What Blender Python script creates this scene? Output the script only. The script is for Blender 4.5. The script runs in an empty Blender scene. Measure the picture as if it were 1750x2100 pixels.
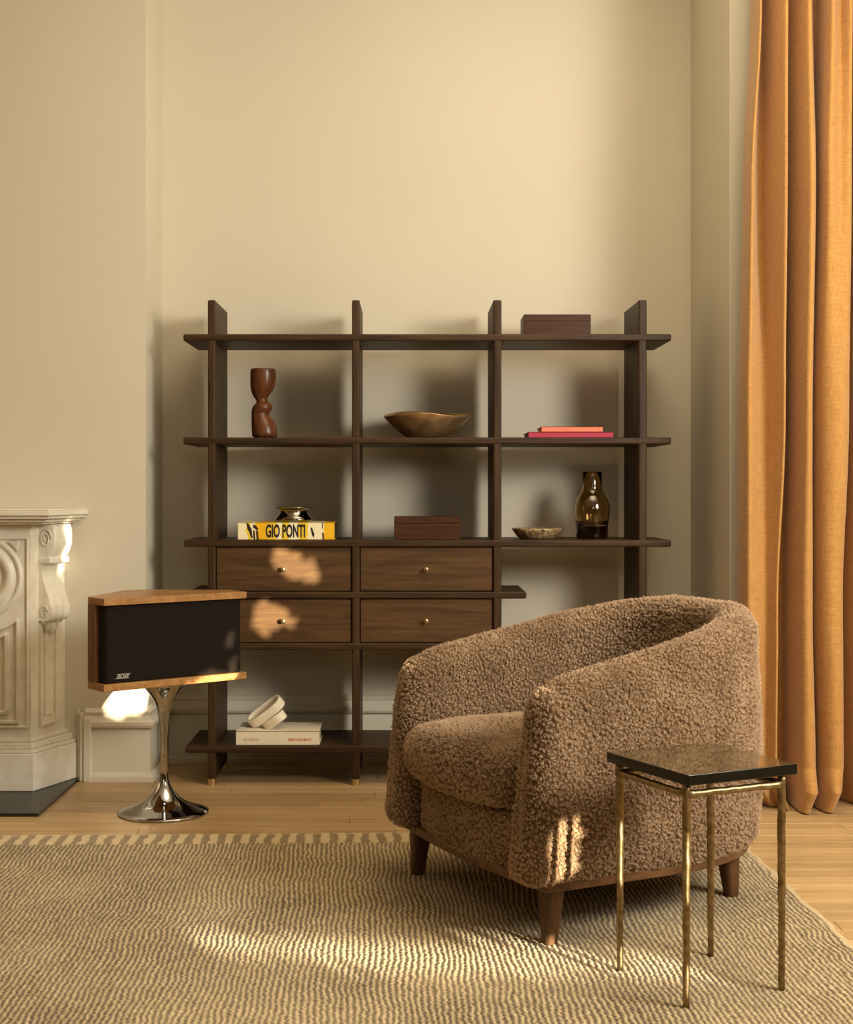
import bpy, bmesh, math, random
import numpy as np
from mathutils import Vector, Matrix

PI = math.pi
SC = bpy.context.scene
COL = SC.collection
random.seed(7)

# ------------------------------------------------------------------ camera
CAM_H = 1.115
F_PX, CX, CY = 2938.0, 835.0, 1005.0          # focal length and principal point for a 1750 x 2100 frame
cam = bpy.data.cameras.new('camera')
cam.sensor_fit = 'HORIZONTAL'
cam.sensor_width = 36.0
cam.lens = 36.0 * F_PX / 1750.0
cam.shift_x = (875.0 - CX) / 1750.0
cam.shift_y = (CY - 1050.0) / 1750.0
cam.clip_start = 0.05
cam_o = bpy.data.objects.new('camera', cam)
cam_o.location = (0, 0, CAM_H)
cam_o.rotation_euler = (PI / 2, 0, 0)
COL.objects.link(cam_o)
SC.camera = cam_o

def at(px, py, Y):
    """world point seen at a pixel of the frame, at depth Y"""
    return Vector(((px - CX) * Y / F_PX, Y, CAM_H - (py - CY) * Y / F_PX))

# ------------------------------------------------------------------ world, sun, window light, added fill lights, exposure
world = bpy.data.worlds.new('sky')
SC.world = world
world.use_nodes = True
bg = world.node_tree.nodes['Background']
bg.inputs['Color'].default_value = (1.0, 0.86, 0.62, 1)
bg.inputs['Strength'].default_value = 0.8

SUN_DIR = Vector((-0.55, 0.835, -0.145)).normalized()     # the way the sunlight travels
sun = bpy.data.lights.new('low_sun', 'SUN')
sun.energy = 23.0
sun.angle = math.radians(0.27)
sun.color = (1.0, 0.87, 0.64)
sun_o = bpy.data.objects.new('low_sun', sun)
sun_o.rotation_euler = SUN_DIR.to_track_quat('-Z', 'Y').to_euler()
sun_o.location = (6, 0, 4)
COL.objects.link(sun_o)

win = bpy.data.lights.new('window_daylight', 'AREA')
win.shape = 'RECTANGLE'
win.size = 1.05
win.size_y = 1.1
win.energy = 136.0
win.color = (1.0, 0.94, 0.82)
win_o = bpy.data.objects.new('window_daylight', win)
win_o.location = (2.50, 2.10, 2.15)
win_o.rotation_euler = Vector((-0.70, 0.55, -0.30)).to_track_quat('-Z', 'Z').to_euler()
COL.objects.link(win_o)

fill = bpy.data.lights.new('rear_fill', 'AREA')  # added fill behind the camera, aimed up towards the ceiling
fill.shape = 'RECTANGLE'
fill.size = 1.5
fill.size_y = 1.1
fill.energy = 26.0
fill.color = (1.0, 0.92, 0.77)
fill_o = bpy.data.objects.new('rear_fill', fill)
fill_o.location = (0.9, -2.10, 2.55)
fill_o.rotation_euler = Vector((-0.1, 0.75, 0.66)).to_track_quat('-Z', 'Z').to_euler()
COL.objects.link(fill_o)

up = bpy.data.lights.new('ceiling_bounce_fill', 'AREA')  # added fill below the ceiling, stands in for bounced daylight
up.shape = 'RECTANGLE'
up.size = 1.4
up.size_y = 1.4
up.energy = 66.0
up.color = (1.0, 0.925, 0.78)
up_o = bpy.data.objects.new('ceiling_bounce_fill', up)
up_o.location = (0.75, 3.7, 3.15)
up_o.rotation_euler = (PI, 0, 0)
COL.objects.link(up_o)

SC.view_settings.view_transform = 'Standard'
SC.view_settings.look = 'None'
SC.view_settings.exposure = 0.0
SC.view_settings.gamma = 1.0
SC.view_settings.use_curve_mapping = False

# ------------------------------------------------------------------ helpers
ORIGIN = {}

def srgb(r, g, b):
    def f(c):
        c /= 255.0
        return c / 12.92 if c <= 0.04045 else ((c + 0.055) / 1.055) ** 2.4
    return (f(r), f(g), f(b), 1.0)

def tag(o, label=None, cat=None, group=None, kind=None):
    if label: o['label'] = label
    if cat: o['category'] = cat
    if group: o['group'] = group
    if kind: o['kind'] = kind
    return o

def thing(name, loc, label, cat, group=None):
    o = bpy.data.objects.new(name, None)
    o.empty_display_size = 0.05
    o.location = loc
    COL.objects.link(o)
    ORIGIN[o.name] = Vector(loc)
    return tag(o, label, cat, group)

def link_mesh(name, me, material, parent=None, smooth=False):
    o = bpy.data.objects.new(name, me)
    COL.objects.link(o)
    for m in (material if isinstance(material, (list, tuple)) else [material]):
        if m: me.materials.append(m)
    if parent is not None:
        org = ORIGIN[parent.name]
        me.transform(Matrix.Translation(-org))
        o.parent = parent
        ORIGIN[o.name] = org
    else:
        ORIGIN[o.name] = Vector((0, 0, 0))
    if smooth:
        me.polygons.foreach_set('use_smooth', [True] * len(me.polygons))
    me.update()
    return o

def settle(o):
    """move a lone mesh's origin to the middle of its footprint"""
    me = o.data
    n = len(me.vertices)
    co = np.empty(n * 3, np.float32); me.vertices.foreach_get('co', co); co = co.reshape(-1, 3)
    lo, hi = co.min(0), co.max(0)
    c = Vector(((lo[0] + hi[0]) / 2, (lo[1] + hi[1]) / 2, lo[2]))
    me.transform(Matrix.Translation(-c)); o.location = c
    return o

def from_bm(name, bm, material, parent=None, smooth=False, bevel=0, seg=2, angle=35):
    bmesh.ops.recalc_face_normals(bm, faces=bm.faces)
    me = bpy.data.meshes.new(name)
    bm.to_mesh(me); bm.free()
    o = link_mesh(name, me, material, parent, smooth)
    if bevel:
        md = o.modifiers.new('bevel', 'BEVEL')
        md.width = bevel; md.segments = seg; md.limit_method = 'ANGLE'; md.angle_limit = math.radians(angle)
        md.harden_normals = False
        me.polygons.foreach_set('use_smooth', [True] * len(me.polygons))
        w = o.modifiers.new('normals', 'WEIGHTED_NORMAL'); w.keep_sharp = True
    return o

def box(bm, x0, x1, y0, y1, z0, z1, M=None):
    vs = [bm.verts.new(M @ Vector(p) if M else p) for p in
          ((x0, y0, z0), (x1, y0, z0), (x1, y1, z0), (x0, y1, z0), (x0, y0, z1), (x1, y0, z1), (x1, y1, z1), (x0, y1, z1))]
    for f in ((0, 3, 2, 1), (4, 5, 6, 7), (0, 1, 5, 4), (1, 2, 6, 5), (2, 3, 7, 6), (3, 0, 4, 7)):
        bm.faces.new([vs[i] for i in f])

def prism(bm, poly, z0, z1, M=None):
    """poly: list of (x, y) plan points"""
    lo = [bm.verts.new(M @ Vector((x, y, z0)) if M else (x, y, z0)) for x, y in poly]
    hi = [bm.verts.new(M @ Vector((x, y, z1)) if M else (x, y, z1)) for x, y in poly]
    n = len(poly)
    bm.faces.new(lo[::-1]); bm.faces.new(hi)
    for i in range(n):
        bm.faces.new((lo[i], lo[(i + 1) % n], hi[(i + 1) % n], hi[i]))

def lathe(bm, prof, n=48, M=None, cap_start=False, cap_end=False, rim=None):
    """prof: list of (radius, z) or (radius, z, cx, cy); rim(theta, t) -> (scale, dz)"""
    rings = []
    for k, p in enumerate(prof):
        r, z = p[0], p[1]
        cx, cy = (p[2], p[3]) if len(p) > 2 else (0, 0)
        ring = []
        for i in range(n):
            th = 2 * PI * i / n
            s, dz = rim(th, z) if rim else (1, 0)
            v = Vector((cx + r * s * math.cos(th), cy + r * s * math.sin(th), z + dz))
            ring.append(bm.verts.new(M @ v if M else v))
        rings.append(ring)
    for a, b in zip(rings, rings[1:]):
        for i in range(n):
            bm.faces.new((a[i], a[(i + 1) % n], b[(i + 1) % n], b[i]))
    if cap_start: bm.faces.new(rings[0][::-1])
    if cap_end: bm.faces.new(rings[-1])

def tube(bm, pts, radii, n=12):
    pts = [Vector(p) for p in pts]
    rings = []
    up = None
    for i, p in enumerate(pts):
        d = (pts[min(i + 1, len(pts) - 1)] - pts[max(i - 1, 0)]).normalized()
        if up is None:
            up = d.orthogonal().normalized()
        up = (up - d * up.dot(d)).normalized()
        s = d.cross(up)
        r = radii[i] if isinstance(radii, (list, tuple)) else radii
        rings.append([bm.verts.new(p + r * (up * math.cos(2 * PI * k / n) + s * math.sin(2 * PI * k / n))) for k in range(n)])
    for a, b in zip(rings, rings[1:]):
        for k in range(n):
            bm.faces.new((a[k], a[(k + 1) % n], b[(k + 1) % n], b[k]))
    bm.faces.new(rings[0][::-1]); bm.faces.new(rings[-1])

def sweep(bm, path, prof, side=1):
    """mitred moulding: plan path of (x, y), profile of (outward offset, z); outward is to the right of travel for side = 1"""
    P = [Vector(p) for p in path]
    n = len(P)
    cols = []
    for i in range(n):
        ds = []
        if i > 0: ds.append((P[i] - P[i - 1]).normalized())
        if i < n - 1: ds.append((P[i + 1] - P[i]).normalized())
        ns = [Vector((d.y, -d.x)) * side for d in ds]
        m = ns[0] if len(ns) == 1 else (ns[0] + ns[1]) / max(0.2, 1 + ns[0].dot(ns[1]))
        cols.append([bm.verts.new((P[i].x + m.x * o, P[i].y + m.y * o, z)) for o, z in prof])
    for a, b in zip(cols, cols[1:]):
        for k in range(len(prof) - 1):
            bm.faces.new((a[k], b[k], b[k + 1], a[k + 1]))
    bm.faces.new(cols[0]); bm.faces.new(cols[-1][::-1])

def grid_mesh(name, V, closed_u=False, closed_v=False):
    """V: (nu, nv, 3) array -> mesh"""
    nu, nv = V.shape[:2]
    me = bpy.data.meshes.new(name)
    idx = np.arange(nu * nv).reshape(nu, nv)
    a = idx if closed_u else idx[:-1]
    b = np.roll(idx, -1, 0) if closed_u else idx[1:]
    if closed_v:
        q = np.stack([a, b, np.roll(b, -1, 1), np.roll(a, -1, 1)], -1)
    else:
        q = np.stack([a[:, :-1], b[:, :-1], b[:, 1:], a[:, 1:]], -1)
    q = q.reshape(-1, 4).astype(np.int32)
    me.vertices.add(nu * nv)
    me.vertices.foreach_set('co', V.reshape(-1).astype(np.float32))
    me.loops.add(q.size); me.loops.foreach_set('vertex_index', q.reshape(-1))
    me.polygons.add(len(q)); me.polygons.foreach_set('loop_start', np.arange(0, q.size, 4, dtype=np.int32))
    me.update(calc_edges=True)
    me.polygons.foreach_set('use_smooth', np.ones(len(q), bool))
    return me

def hash3(i, j, k, s):
    h = (i * 374761393 + j * 668265263 + k * 2147483647 + s * 974634777) & 0xFFFFFFFF
    h = ((h ^ (h >> 13)) * 1274126177) & 0xFFFFFFFF
    h = ((h ^ (h >> 16)) * 2246822519) & 0xFFFFFFFF
    return ((h ^ (h >> 15)) & 0xFFFFFF).astype(np.float32) / 16777216.0

def vnoise(P, scale, seed=0):
    """smooth value noise in 0..1 at points P (n, 3)"""
    q = P * scale
    i = np.floor(q).astype(np.int64); f = (q - i).astype(np.float32)
    f = f * f * (3 - 2 * f)
    out = np.zeros(len(P), np.float32)
    for dx in (0, 1):
        for dy in (0, 1):
            for dz in (0, 1):
                w = (f[:, 0] if dx else 1 - f[:, 0]) * (f[:, 1] if dy else 1 - f[:, 1]) * (f[:, 2] if dz else 1 - f[:, 2])
                out += w * hash3(i[:, 0] + dx, i[:, 1] + dy, i[:, 2] + dz, seed)
    return out

def worley(P, cell, seed=0):
    q = (P / cell).astype(np.float32)
    i = np.floor(q).astype(np.int64)
    best = np.full(len(P), 9.0, np.float32)
    for dx in (-1, 0, 1):
        for dy in (-1, 0, 1):
            for dz in (-1, 0, 1):
                a, b, c = i[:, 0] + dx, i[:, 1] + dy, i[:, 2] + dz
                d = (a + hash3(a, b, c, seed) - q[:, 0]) ** 2 + (b + hash3(a, b, c, seed + 11) - q[:, 1]) ** 2 + (c + hash3(a, b, c, seed + 23) - q[:, 2]) ** 2
                np.minimum(best, d.astype(np.float32), out=best)
    return np.sqrt(best)

def text_mesh(body, size, origin, right, up, sx=1.0, bold=0.0, shear=0.0, depth=0.0004, align='LEFT'):
    cu = bpy.data.curves.new('lettering', 'FONT')
    cu.body = body; cu.size = size; cu.offset = bold; cu.shear = shear; cu.extrude = depth; cu.align_x = align
    cu.resolution_u = 4
    tmp = bpy.data.objects.new('lettering_source', cu)
    COL.objects.link(tmp)
    dg = bpy.context.evaluated_depsgraph_get()
    me = bpy.data.meshes.new_from_object(tmp.evaluated_get(dg))
    bpy.data.objects.remove(tmp)
    bpy.data.curves.remove(cu)
    r = Vector(right).normalized(); u = Vector(up).normalized(); n = r.cross(u)
    M = Matrix(((r.x * sx, u.x, n.x, origin[0]), (r.y * sx, u.y, n.y, origin[1]), (r.z * sx, u.z, n.z, origin[2]), (0, 0, 0, 1)))
    me.transform(M)
    me.materials.clear()
    return me

# ------------------------------------------------------------------ materials
def new_mat(name):
    m = bpy.data.materials.new(name)
    m.use_nodes = True
    nt = m.node_tree
    return m, nt, nt.nodes['Principled BSDF']

def N(nt, kind, **kw):
    n = nt.nodes.new(kind)
    for k, v in kw.items():
        if k in n.inputs: n.inputs[k].default_value = v
        else: setattr(n, k, v)
    return n

def coords(nt, scale=(1, 1, 1), kind='Object', rand=0.0):
    tc = N(nt, 'ShaderNodeTexCoord')
    mp = N(nt, 'ShaderNodeMapping')
    mp.inputs['Scale'].default_value = scale
    if kind == 'Position':
        g = N(nt, 'ShaderNodeNewGeometry')
        src = g.outputs['Position']
    else:
        src = tc.outputs[kind]
    if rand:
        oi = N(nt, 'ShaderNodeObjectInfo')
        ml = N(nt, 'ShaderNodeMath', operation='MULTIPLY'); ml.inputs[1].default_value = rand
        nt.links.new(oi.outputs['Random'], ml.inputs[0])
        ad = N(nt, 'ShaderNodeVectorMath', operation='ADD')
        nt.links.new(src, ad.inputs[0]); nt.links.new(ml.outputs[0], ad.inputs[1])
        src = ad.outputs[0]
    nt.links.new(src, mp.inputs['Vector'])
    return mp.outputs['Vector']

def ramp(nt, fac, stops, interp='LINEAR'):
    r = N(nt, 'ShaderNodeValToRGB')
    r.color_ramp.interpolation = interp
    els = r.color_ramp.elements
    while len(els) < len(stops): els.new(0.5)
    for e, (p, c) in zip(els, stops):
        e.position = p; e.color = c
    nt.links.new(fac, r.inputs['Fac'])
    return r.outputs['Color']

def bump(nt, b, height, strength=0.3, dist=0.002):
    n = N(nt, 'ShaderNodeBump', Strength=strength, Distance=dist)
    nt.links.new(height, n.inputs['Height'])
    nt.links.new(n.outputs['Normal'], b.inputs['Normal'])
    return n

def plain(name, c, rough=0.5, metal=0.0, noise=0.0, nscale=8.0, bumpy=0.0, coat=0.0, spec=0.5):
    m, nt, b = new_mat(name)
    b.inputs['Roughness'].default_value = rough
    b.inputs['Metallic'].default_value = metal
    b.inputs['Coat Weight'].default_value = coat
    b.inputs['Specular IOR Level'].default_value = spec
    v = coords(nt, kind='Position')
    t = N(nt, 'ShaderNodeTexNoise', Scale=nscale, Detail=5.0)
    nt.links.new(v, t.inputs['Vector'])
    lo = tuple(x * (1 - noise) for x in c[:3]) + (1,)
    hi = tuple(min(1, x * (1 + noise)) for x in c[:3]) + (1,)
    nt.links.new(ramp(nt, t.outputs['Fac'], [(0.3, lo), (0.7, hi)]), b.inputs['Base Color'])
    if bumpy: bump(nt, b, t.outputs['Fac'], bumpy)
    return m

def wood(name, dark, light, along=0, scale=1.0, rough=0.45, rand=0.0, contrast=(0.3, 0.7), coat=0.0, gbump=0.15, tone=0.0):
    """grain runs along the given axis"""
    m, nt, b = new_mat(name)
    s = [14.0 * scale] * 3; s[along] = 0.9 * scale
    v = coords(nt, tuple(s), 'Position', rand)
    t = N(nt, 'ShaderNodeTexNoise', Scale=2.2, Detail=8.0, Roughness=0.62, Distortion=0.6)
    nt.links.new(v, t.inputs['Vector'])
    s2 = [160.0 * scale] * 3; s2[along] = 4.0 * scale
    v2 = coords(nt, tuple(s2), 'Position', rand)
    t2 = N(nt, 'ShaderNodeTexNoise', Scale=2.0, Detail=3.0)
    nt.links.new(v2, t2.inputs['Vector'])
    mx = N(nt, 'ShaderNodeMath', operation='MULTIPLY_ADD')
    mx.inputs[1].default_value = 0.35
    nt.links.new(t2.outputs['Fac'], mx.inputs[0])
    sb = N(nt, 'ShaderNodeMath', operation='SUBTRACT'); sb.inputs[1].default_value = 0.175
    nt.links.new(t.outputs['Fac'], sb.inputs[0]); nt.links.new(sb.outputs[0], mx.inputs[2])
    col = ramp(nt, mx.outputs[0], [(contrast[0], dark), (contrast[1], light)])
    if tone:
        oi = N(nt, 'ShaderNodeObjectInfo')
        mr = N(nt, 'ShaderNodeMapRange'); mr.inputs['To Min'].default_value = 1 - tone; mr.inputs['To Max'].default_value = 1 + tone
        nt.links.new(oi.outputs['Random'], mr.inputs['Value'])
        hs = N(nt, 'ShaderNodeHueSaturation')
        nt.links.new(mr.outputs['Result'], hs.inputs['Value']); nt.links.new(col, hs.inputs['Color'])
        col = hs.outputs['Color']
    nt.links.new(col, b.inputs['Base Color'])
    b.inputs['Roughness'].default_value = rough
    b.inputs['Specular IOR Level'].default_value = 0.25
    b.inputs['Coat Weight'].default_value = coat
    b.inputs['Coat Roughness'].default_value = 0.2
    if gbump: bump(nt, b, mx.outputs[0], gbump, 0.001)
    return m

M_WALL = plain('wall_paint', srgb(212, 203, 184), 0.75, noise=0.02, nscale=1.5, spec=0.2)
M_WALL_DIM = plain('dim_unseen_wall', srgb(128, 108, 80), 0.75, noise=0.02)  # for unseen walls, darkened to cut the bounced light
M_TRIM = plain('trim_paint', srgb(222, 213, 192), 0.4, noise=0.01, spec=0.4)
M_CEIL = plain('ceiling_paint', srgb(236, 228, 210), 0.8, noise=0.01)
M_FLOORBASE = plain('floor_bed', srgb(96, 62, 30), 0.7, noise=0.1)
M_OAK = wood('oak_floor', srgb(166, 134, 90), srgb(206, 174, 126), 0, 1.0, 0.36, rand=37.0, contrast=(0.25, 0.75), coat=0.15, gbump=0.08, tone=0.13)
M_SHELF_X = wood('dark_oak_along', srgb(36, 23, 10), srgb(74, 51, 26), 0, 1.3, 0.5, rand=11.0)
M_SHELF_Z = wood('dark_oak_upright', srgb(36, 23, 10), srgb(74, 51, 26), 2, 1.3, 0.5, rand=11.0)
M_DRAWER = wood('drawer_oak', srgb(62, 42, 22), srgb(98, 70, 40), 0, 1.6, 0.5, rand=5.0)
M_WALNUT = wood('walnut_leg', srgb(54, 35, 20), srgb(98, 68, 42), 2, 1.6, 0.4)
M_RAIL = wood('walnut_rail', srgb(74, 48, 28), srgb(116, 82, 52), 0, 1.6, 0.4)
M_CAB = wood('teak_cabinet', srgb(136, 94, 52), srgb(182, 136, 84), 0, 1.6, 0.35, coat=0.1)
M_REDWOOD = wood('carved_red_wood', srgb(62, 33, 18), srgb(112, 66, 38), 2, 2.2, 0.34, coat=0.15)
M_BOXWOOD = wood('box_veneer', srgb(52, 28, 12), srgb(80, 46, 22), 0, 2.4, 0.4)
M_BRASS = plain('satin_brass', srgb(218, 196, 152), 0.3, 1.0, noise=0.05)
M_CHROME = plain('chrome', srgb(188, 190, 192), 0.06, 1.0, noise=0.02)
M_GRILLE_BLACK = plain('black_frame', srgb(14, 11, 9), 0.6, noise=0.1)
M_LOGO = plain('silver_logo', srgb(226, 220, 208), 0.3, 0.6)
M_PAGES = plain('page_block', srgb(226, 212, 182), 0.9, noise=0.04, nscale=60)
M_SLATE = plain('black_slate', srgb(34, 31, 27), 0.35, noise=0.25, nscale=14)
M_INK = plain('black_ink', srgb(30, 20, 16), 0.6)
M_REDINK = plain('red_ink', srgb(206, 106, 64), 0.7)
M_GREYINK = plain('tan_ink', srgb(196, 170, 134), 0.7)
M_CORAL = plain('coral_cloth', srgb(236, 128, 96), 0.6, noise=0.03, nscale=80)
M_PINK = plain('crimson_cloth', srgb(176, 38, 68), 0.6, noise=0.03, nscale=80)
M_CREAMBOOK = plain('cream_paper', srgb(232, 220, 196), 0.55, noise=0.02)
M_CERAMIC = plain('cream_ceramic', srgb(234, 222, 198), 0.6, noise=0.03, nscale=30)
M_LEAF = plain('leaf_green', srgb(70, 92, 40), 0.6, noise=0.3, nscale=5)
M_BARK = plain('bark', srgb(80, 62, 44), 0.9, noise=0.3)

def marble():
    m, nt, b = new_mat('cream_marble')
    v = coords(nt, (1, 1, 1), 'Position')
    n1 = N(nt, 'ShaderNodeTexNoise', Scale=5.0, Detail=8.0, Roughness=0.65, Distortion=1.6)
    n2 = N(nt, 'ShaderNodeTexNoise', Scale=26.0, Detail=5.0)
    nt.links.new(v, n1.inputs['Vector']); nt.links.new(v, n2.inputs['Vector'])
    c1 = ramp(nt, n1.outputs['Fac'], [(0.30, srgb(222, 213, 194)), (0.45, srgb(230, 223, 206)), (0.7, srgb(234, 228, 213))])
    c2 = ramp(nt, n2.outputs['Fac'], [(0.3, srgb(240, 236, 226)), (0.6, (1, 1, 1, 1))])
    mx = N(nt, 'ShaderNodeMixRGB', blend_type='MULTIPLY'); mx.inputs['Fac'].default_value = 0.7
    nt.links.new(c1, mx.inputs['Color1']); nt.links.new(c2, mx.inputs['Color2'])
    nt.links.new(mx.outputs['Color'], b.inputs['Base Color'])
    b.inputs['Roughness'].default_value = 0.4
    return m
M_MARBLE = marble()

def cloth(name, dark, light, sx, sz, rough=0.85, sheen=0.3, strength=0.25, dist=0.001, sub=0.0):
    m, nt, b = new_mat(name)
    v1 = coords(nt, (sx, sx, sz * 0.05), 'UV' if False else 'Position')
    v2 = coords(nt, (sx * 0.05, sx * 0.05, sz), 'Position')
    a = N(nt, 'ShaderNodeTexNoise', Scale=1.0, Detail=3.0); c = N(nt, 'ShaderNodeTexNoise', Scale=1.0, Detail=3.0)
    nt.links.new(v1, a.inputs['Vector']); nt.links.new(v2, c.inputs['Vector'])
    ad = N(nt, 'ShaderNodeMath', operation='ADD')
    nt.links.new(a.outputs['Fac'], ad.inputs[0]); nt.links.new(c.outputs['Fac'], ad.inputs[1])
    hf = N(nt, 'ShaderNodeMath', operation='MULTIPLY'); hf.inputs[1].default_value = 0.5
    nt.links.new(ad.outputs[0], hf.inputs[0])
    nt.links.new(ramp(nt, hf.outputs[0], [(0.36, dark), (0.62, light)]), b.inputs['Base Color'])
    b.inputs['Roughness'].default_value = rough
    b.inputs['Sheen Weight'].default_value = sheen
    b.inputs['Specular IOR Level'].default_value = 0.2
    bump(nt, b, hf.outputs[0], strength, dist)
    return m
M_CURTAIN = cloth('ochre_linen', srgb(164, 116, 58), srgb(196, 148, 84), 560, 560, sheen=0.25, strength=0.3)
M_GRILLE = cloth('speaker_cloth', srgb(16, 9, 4), srgb(28, 18, 9), 700, 700, sheen=0.02, strength=0.3)

def shearling():
    m, nt, b = new_mat('brown_shearling')
    v = coords(nt, (1, 1, 1), 'Position')
    at_ = N(nt, 'ShaderNodeAttribute', attribute_name='tip')
    n = N(nt, 'ShaderNodeTexNoise', Scale=9.0, Detail=4.0)
    n2 = N(nt, 'ShaderNodeTexNoise', Scale=420.0, Detail=3.0)
    nt.links.new(v, n.inputs['Vector']); nt.links.new(v, n2.inputs['Vector'])
    base = ramp(nt, n.outputs['Fac'], [(0.3, srgb(210, 180, 147)), (0.7, srgb(248, 219, 186))])
    fib = ramp(nt, n2.outputs['Fac'], [(0.35, srgb(170, 160, 150)), (0.65, (1, 1, 1, 1))])
    mx = N(nt, 'ShaderNodeMixRGB', blend_type='MULTIPLY'); mx.inputs['Fac'].default_value = 0.8
    nt.links.new(base, mx.inputs['Color1']); nt.links.new(fib, mx.inputs['Color2'])
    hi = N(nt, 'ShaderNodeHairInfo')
    root_shade = ramp(nt, hi.outputs['Intercept'], [(0.0, (0.30, 0.24, 0.18, 1)), (0.58, (1.0, 1.0, 1.0, 1))])  # roots darkened in the colour to stand in for shade between curls
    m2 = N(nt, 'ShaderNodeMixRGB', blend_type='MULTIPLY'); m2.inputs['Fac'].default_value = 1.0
    nt.links.new(mx.outputs['Color'], m2.inputs['Color1']); nt.links.new(root_shade, m2.inputs['Color2'])
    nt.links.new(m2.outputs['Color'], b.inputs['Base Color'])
    b.inputs['Roughness'].default_value = 0.9
    b.inputs['Specular IOR Level'].default_value = 0.15
    b.inputs['Sheen Weight'].default_value = 0.45
    b.inputs['Sheen Roughness'].default_value = 0.4
    b.inputs['Sheen Tint'].default_value = srgb(226, 196, 160)
    bump(nt, b, n2.outputs['Fac'], 0.6, 0.002)
    return m
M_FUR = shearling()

def rug_mat():
    m, nt, b = new_mat('two_tone_wool')
    a = N(nt, 'ShaderNodeAttribute', attribute_name='yarn')
    v = coords(nt, (1, 1, 1), 'Position')
    n = N(nt, 'ShaderNodeTexNoise', Scale=700.0, Detail=3.0)
    n3 = N(nt, 'ShaderNodeTexNoise', Scale=3.0, Detail=3.0)
    nt.links.new(v, n.inputs['Vector']); nt.links.new(v, n3.inputs['Vector'])
    col = ramp(nt, a.outputs['Fac'], [(0.0, srgb(90, 66, 34)), (1.0, srgb(230, 207, 161))])
    f = ramp(nt, n.outputs['Fac'], [(0.3, srgb(196, 190, 180)), (0.7, (1, 1, 1, 1))])
    mx = N(nt, 'ShaderNodeMixRGB', blend_type='MULTIPLY'); mx.inputs['Fac'].default_value = 0.8
    nt.links.new(col, mx.inputs['Color1']); nt.links.new(f, mx.inputs['Color2'])
    nt.links.new(mx.outputs['Color'], b.inputs['Base Color'])
    b.inputs['Roughness'].default_value = 0.95
    b.inputs['Sheen Weight'].default_value = 0.2
    b.inputs['Specular IOR Level'].default_value = 0.1
    bump(nt, b, n.outputs['Fac'], 0.4, 0.001)
    return m
M_RUG = rug_mat()

def glass(name, c, rough=0.02, ior=1.5):
    m, nt, b = new_mat(name)
    b.inputs['Base Color'].default_value = c
    b.inputs['Transmission Weight'].default_value = 1.0
    b.inputs['Roughness'].default_value = rough
    b.inputs['IOR'].default_value = ior
    return m
M_AMBER = glass('smoked_amber_glass', srgb(232, 210, 170))
M_AMBER_DARK = glass('thick_amber_glass', srgb(70, 40, 14))

def bronze(name, lo, hi, rough, scale, metal=1.0):
    m, nt, b = new_mat(name)
    v = coords(nt, (1, 1, 1), 'Position')
    n = N(nt, 'ShaderNodeTexNoise', Scale=scale, Detail=6.0)
    nt.links.new(v, n.inputs['Vector'])
    nt.links.new(ramp(nt, n.outputs['Fac'], [(0.3, lo), (0.7, hi)]), b.inputs['Base Color'])
    b.inputs['Metallic'].default_value = metal
    b.inputs['Roughness'].default_value = rough
    bump(nt, b, n.outputs['Fac'], 0.25, 0.003)
    return m
M_BRONZE = bronze('cast_bronze', srgb(150, 116, 76), srgb(222, 186, 136), 0.36, 16, 0.75)
M_HAMMERED = bronze('hammered_brass', srgb(110, 93, 64), srgb(158, 138, 102), 0.40, 60)
M_SMOKE_METAL = bronze('dark_mirror_metal', srgb(120, 112, 100), srgb(150, 140, 126), 0.05, 10)

def table_glass():
    m, nt, b = new_mat('mottled_bronze_glass')
    v = coords(nt, (1, 1, 1), 'Position')
    n = N(nt, 'ShaderNodeTexNoise', Scale=34.0, Detail=10.0, Roughness=0.75)
    nt.links.new(v, n.inputs['Vector'])
    nt.links.new(ramp(nt, n.outputs['Fac'], [(0.35, srgb(40, 34, 18)), (0.5, srgb(80, 70, 40)), (0.68, srgb(136, 120, 78))]), b.inputs['Base Color'])
    b.inputs['Metallic'].default_value = 0.35
    b.inputs['Roughness'].default_value = 0.16
    b.inputs['Coat Weight'].default_value = 1.0
    b.inputs['Coat Roughness'].default_value = 0.02
    return m
M_TABLETOP = table_glass()
M_GLASSEDGE = plain('dark_green_glass_edge', srgb(7, 9, 5), 0.05, noise=0.2, nscale=20, spec=0.4)

def dish_mat():
    m, nt, b = new_mat('reactive_glaze')
    v = coords(nt, (1, 1, 0.25), 'Position')
    n = N(nt, 'ShaderNodeTexNoise', Scale=90.0, Detail=6.0)
    nt.links.new(v, n.inputs['Vector'])
    nt.links.new(ramp(nt, n.outputs['Fac'], [(0.35, srgb(84, 62, 36)), (0.5, srgb(150, 124, 84)), (0.68, srgb(198, 178, 136))]), b.inputs['Base Color'])
    b.inputs['Roughness'].default_value = 0.3
    return m
M_DISH = dish_mat()

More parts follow.
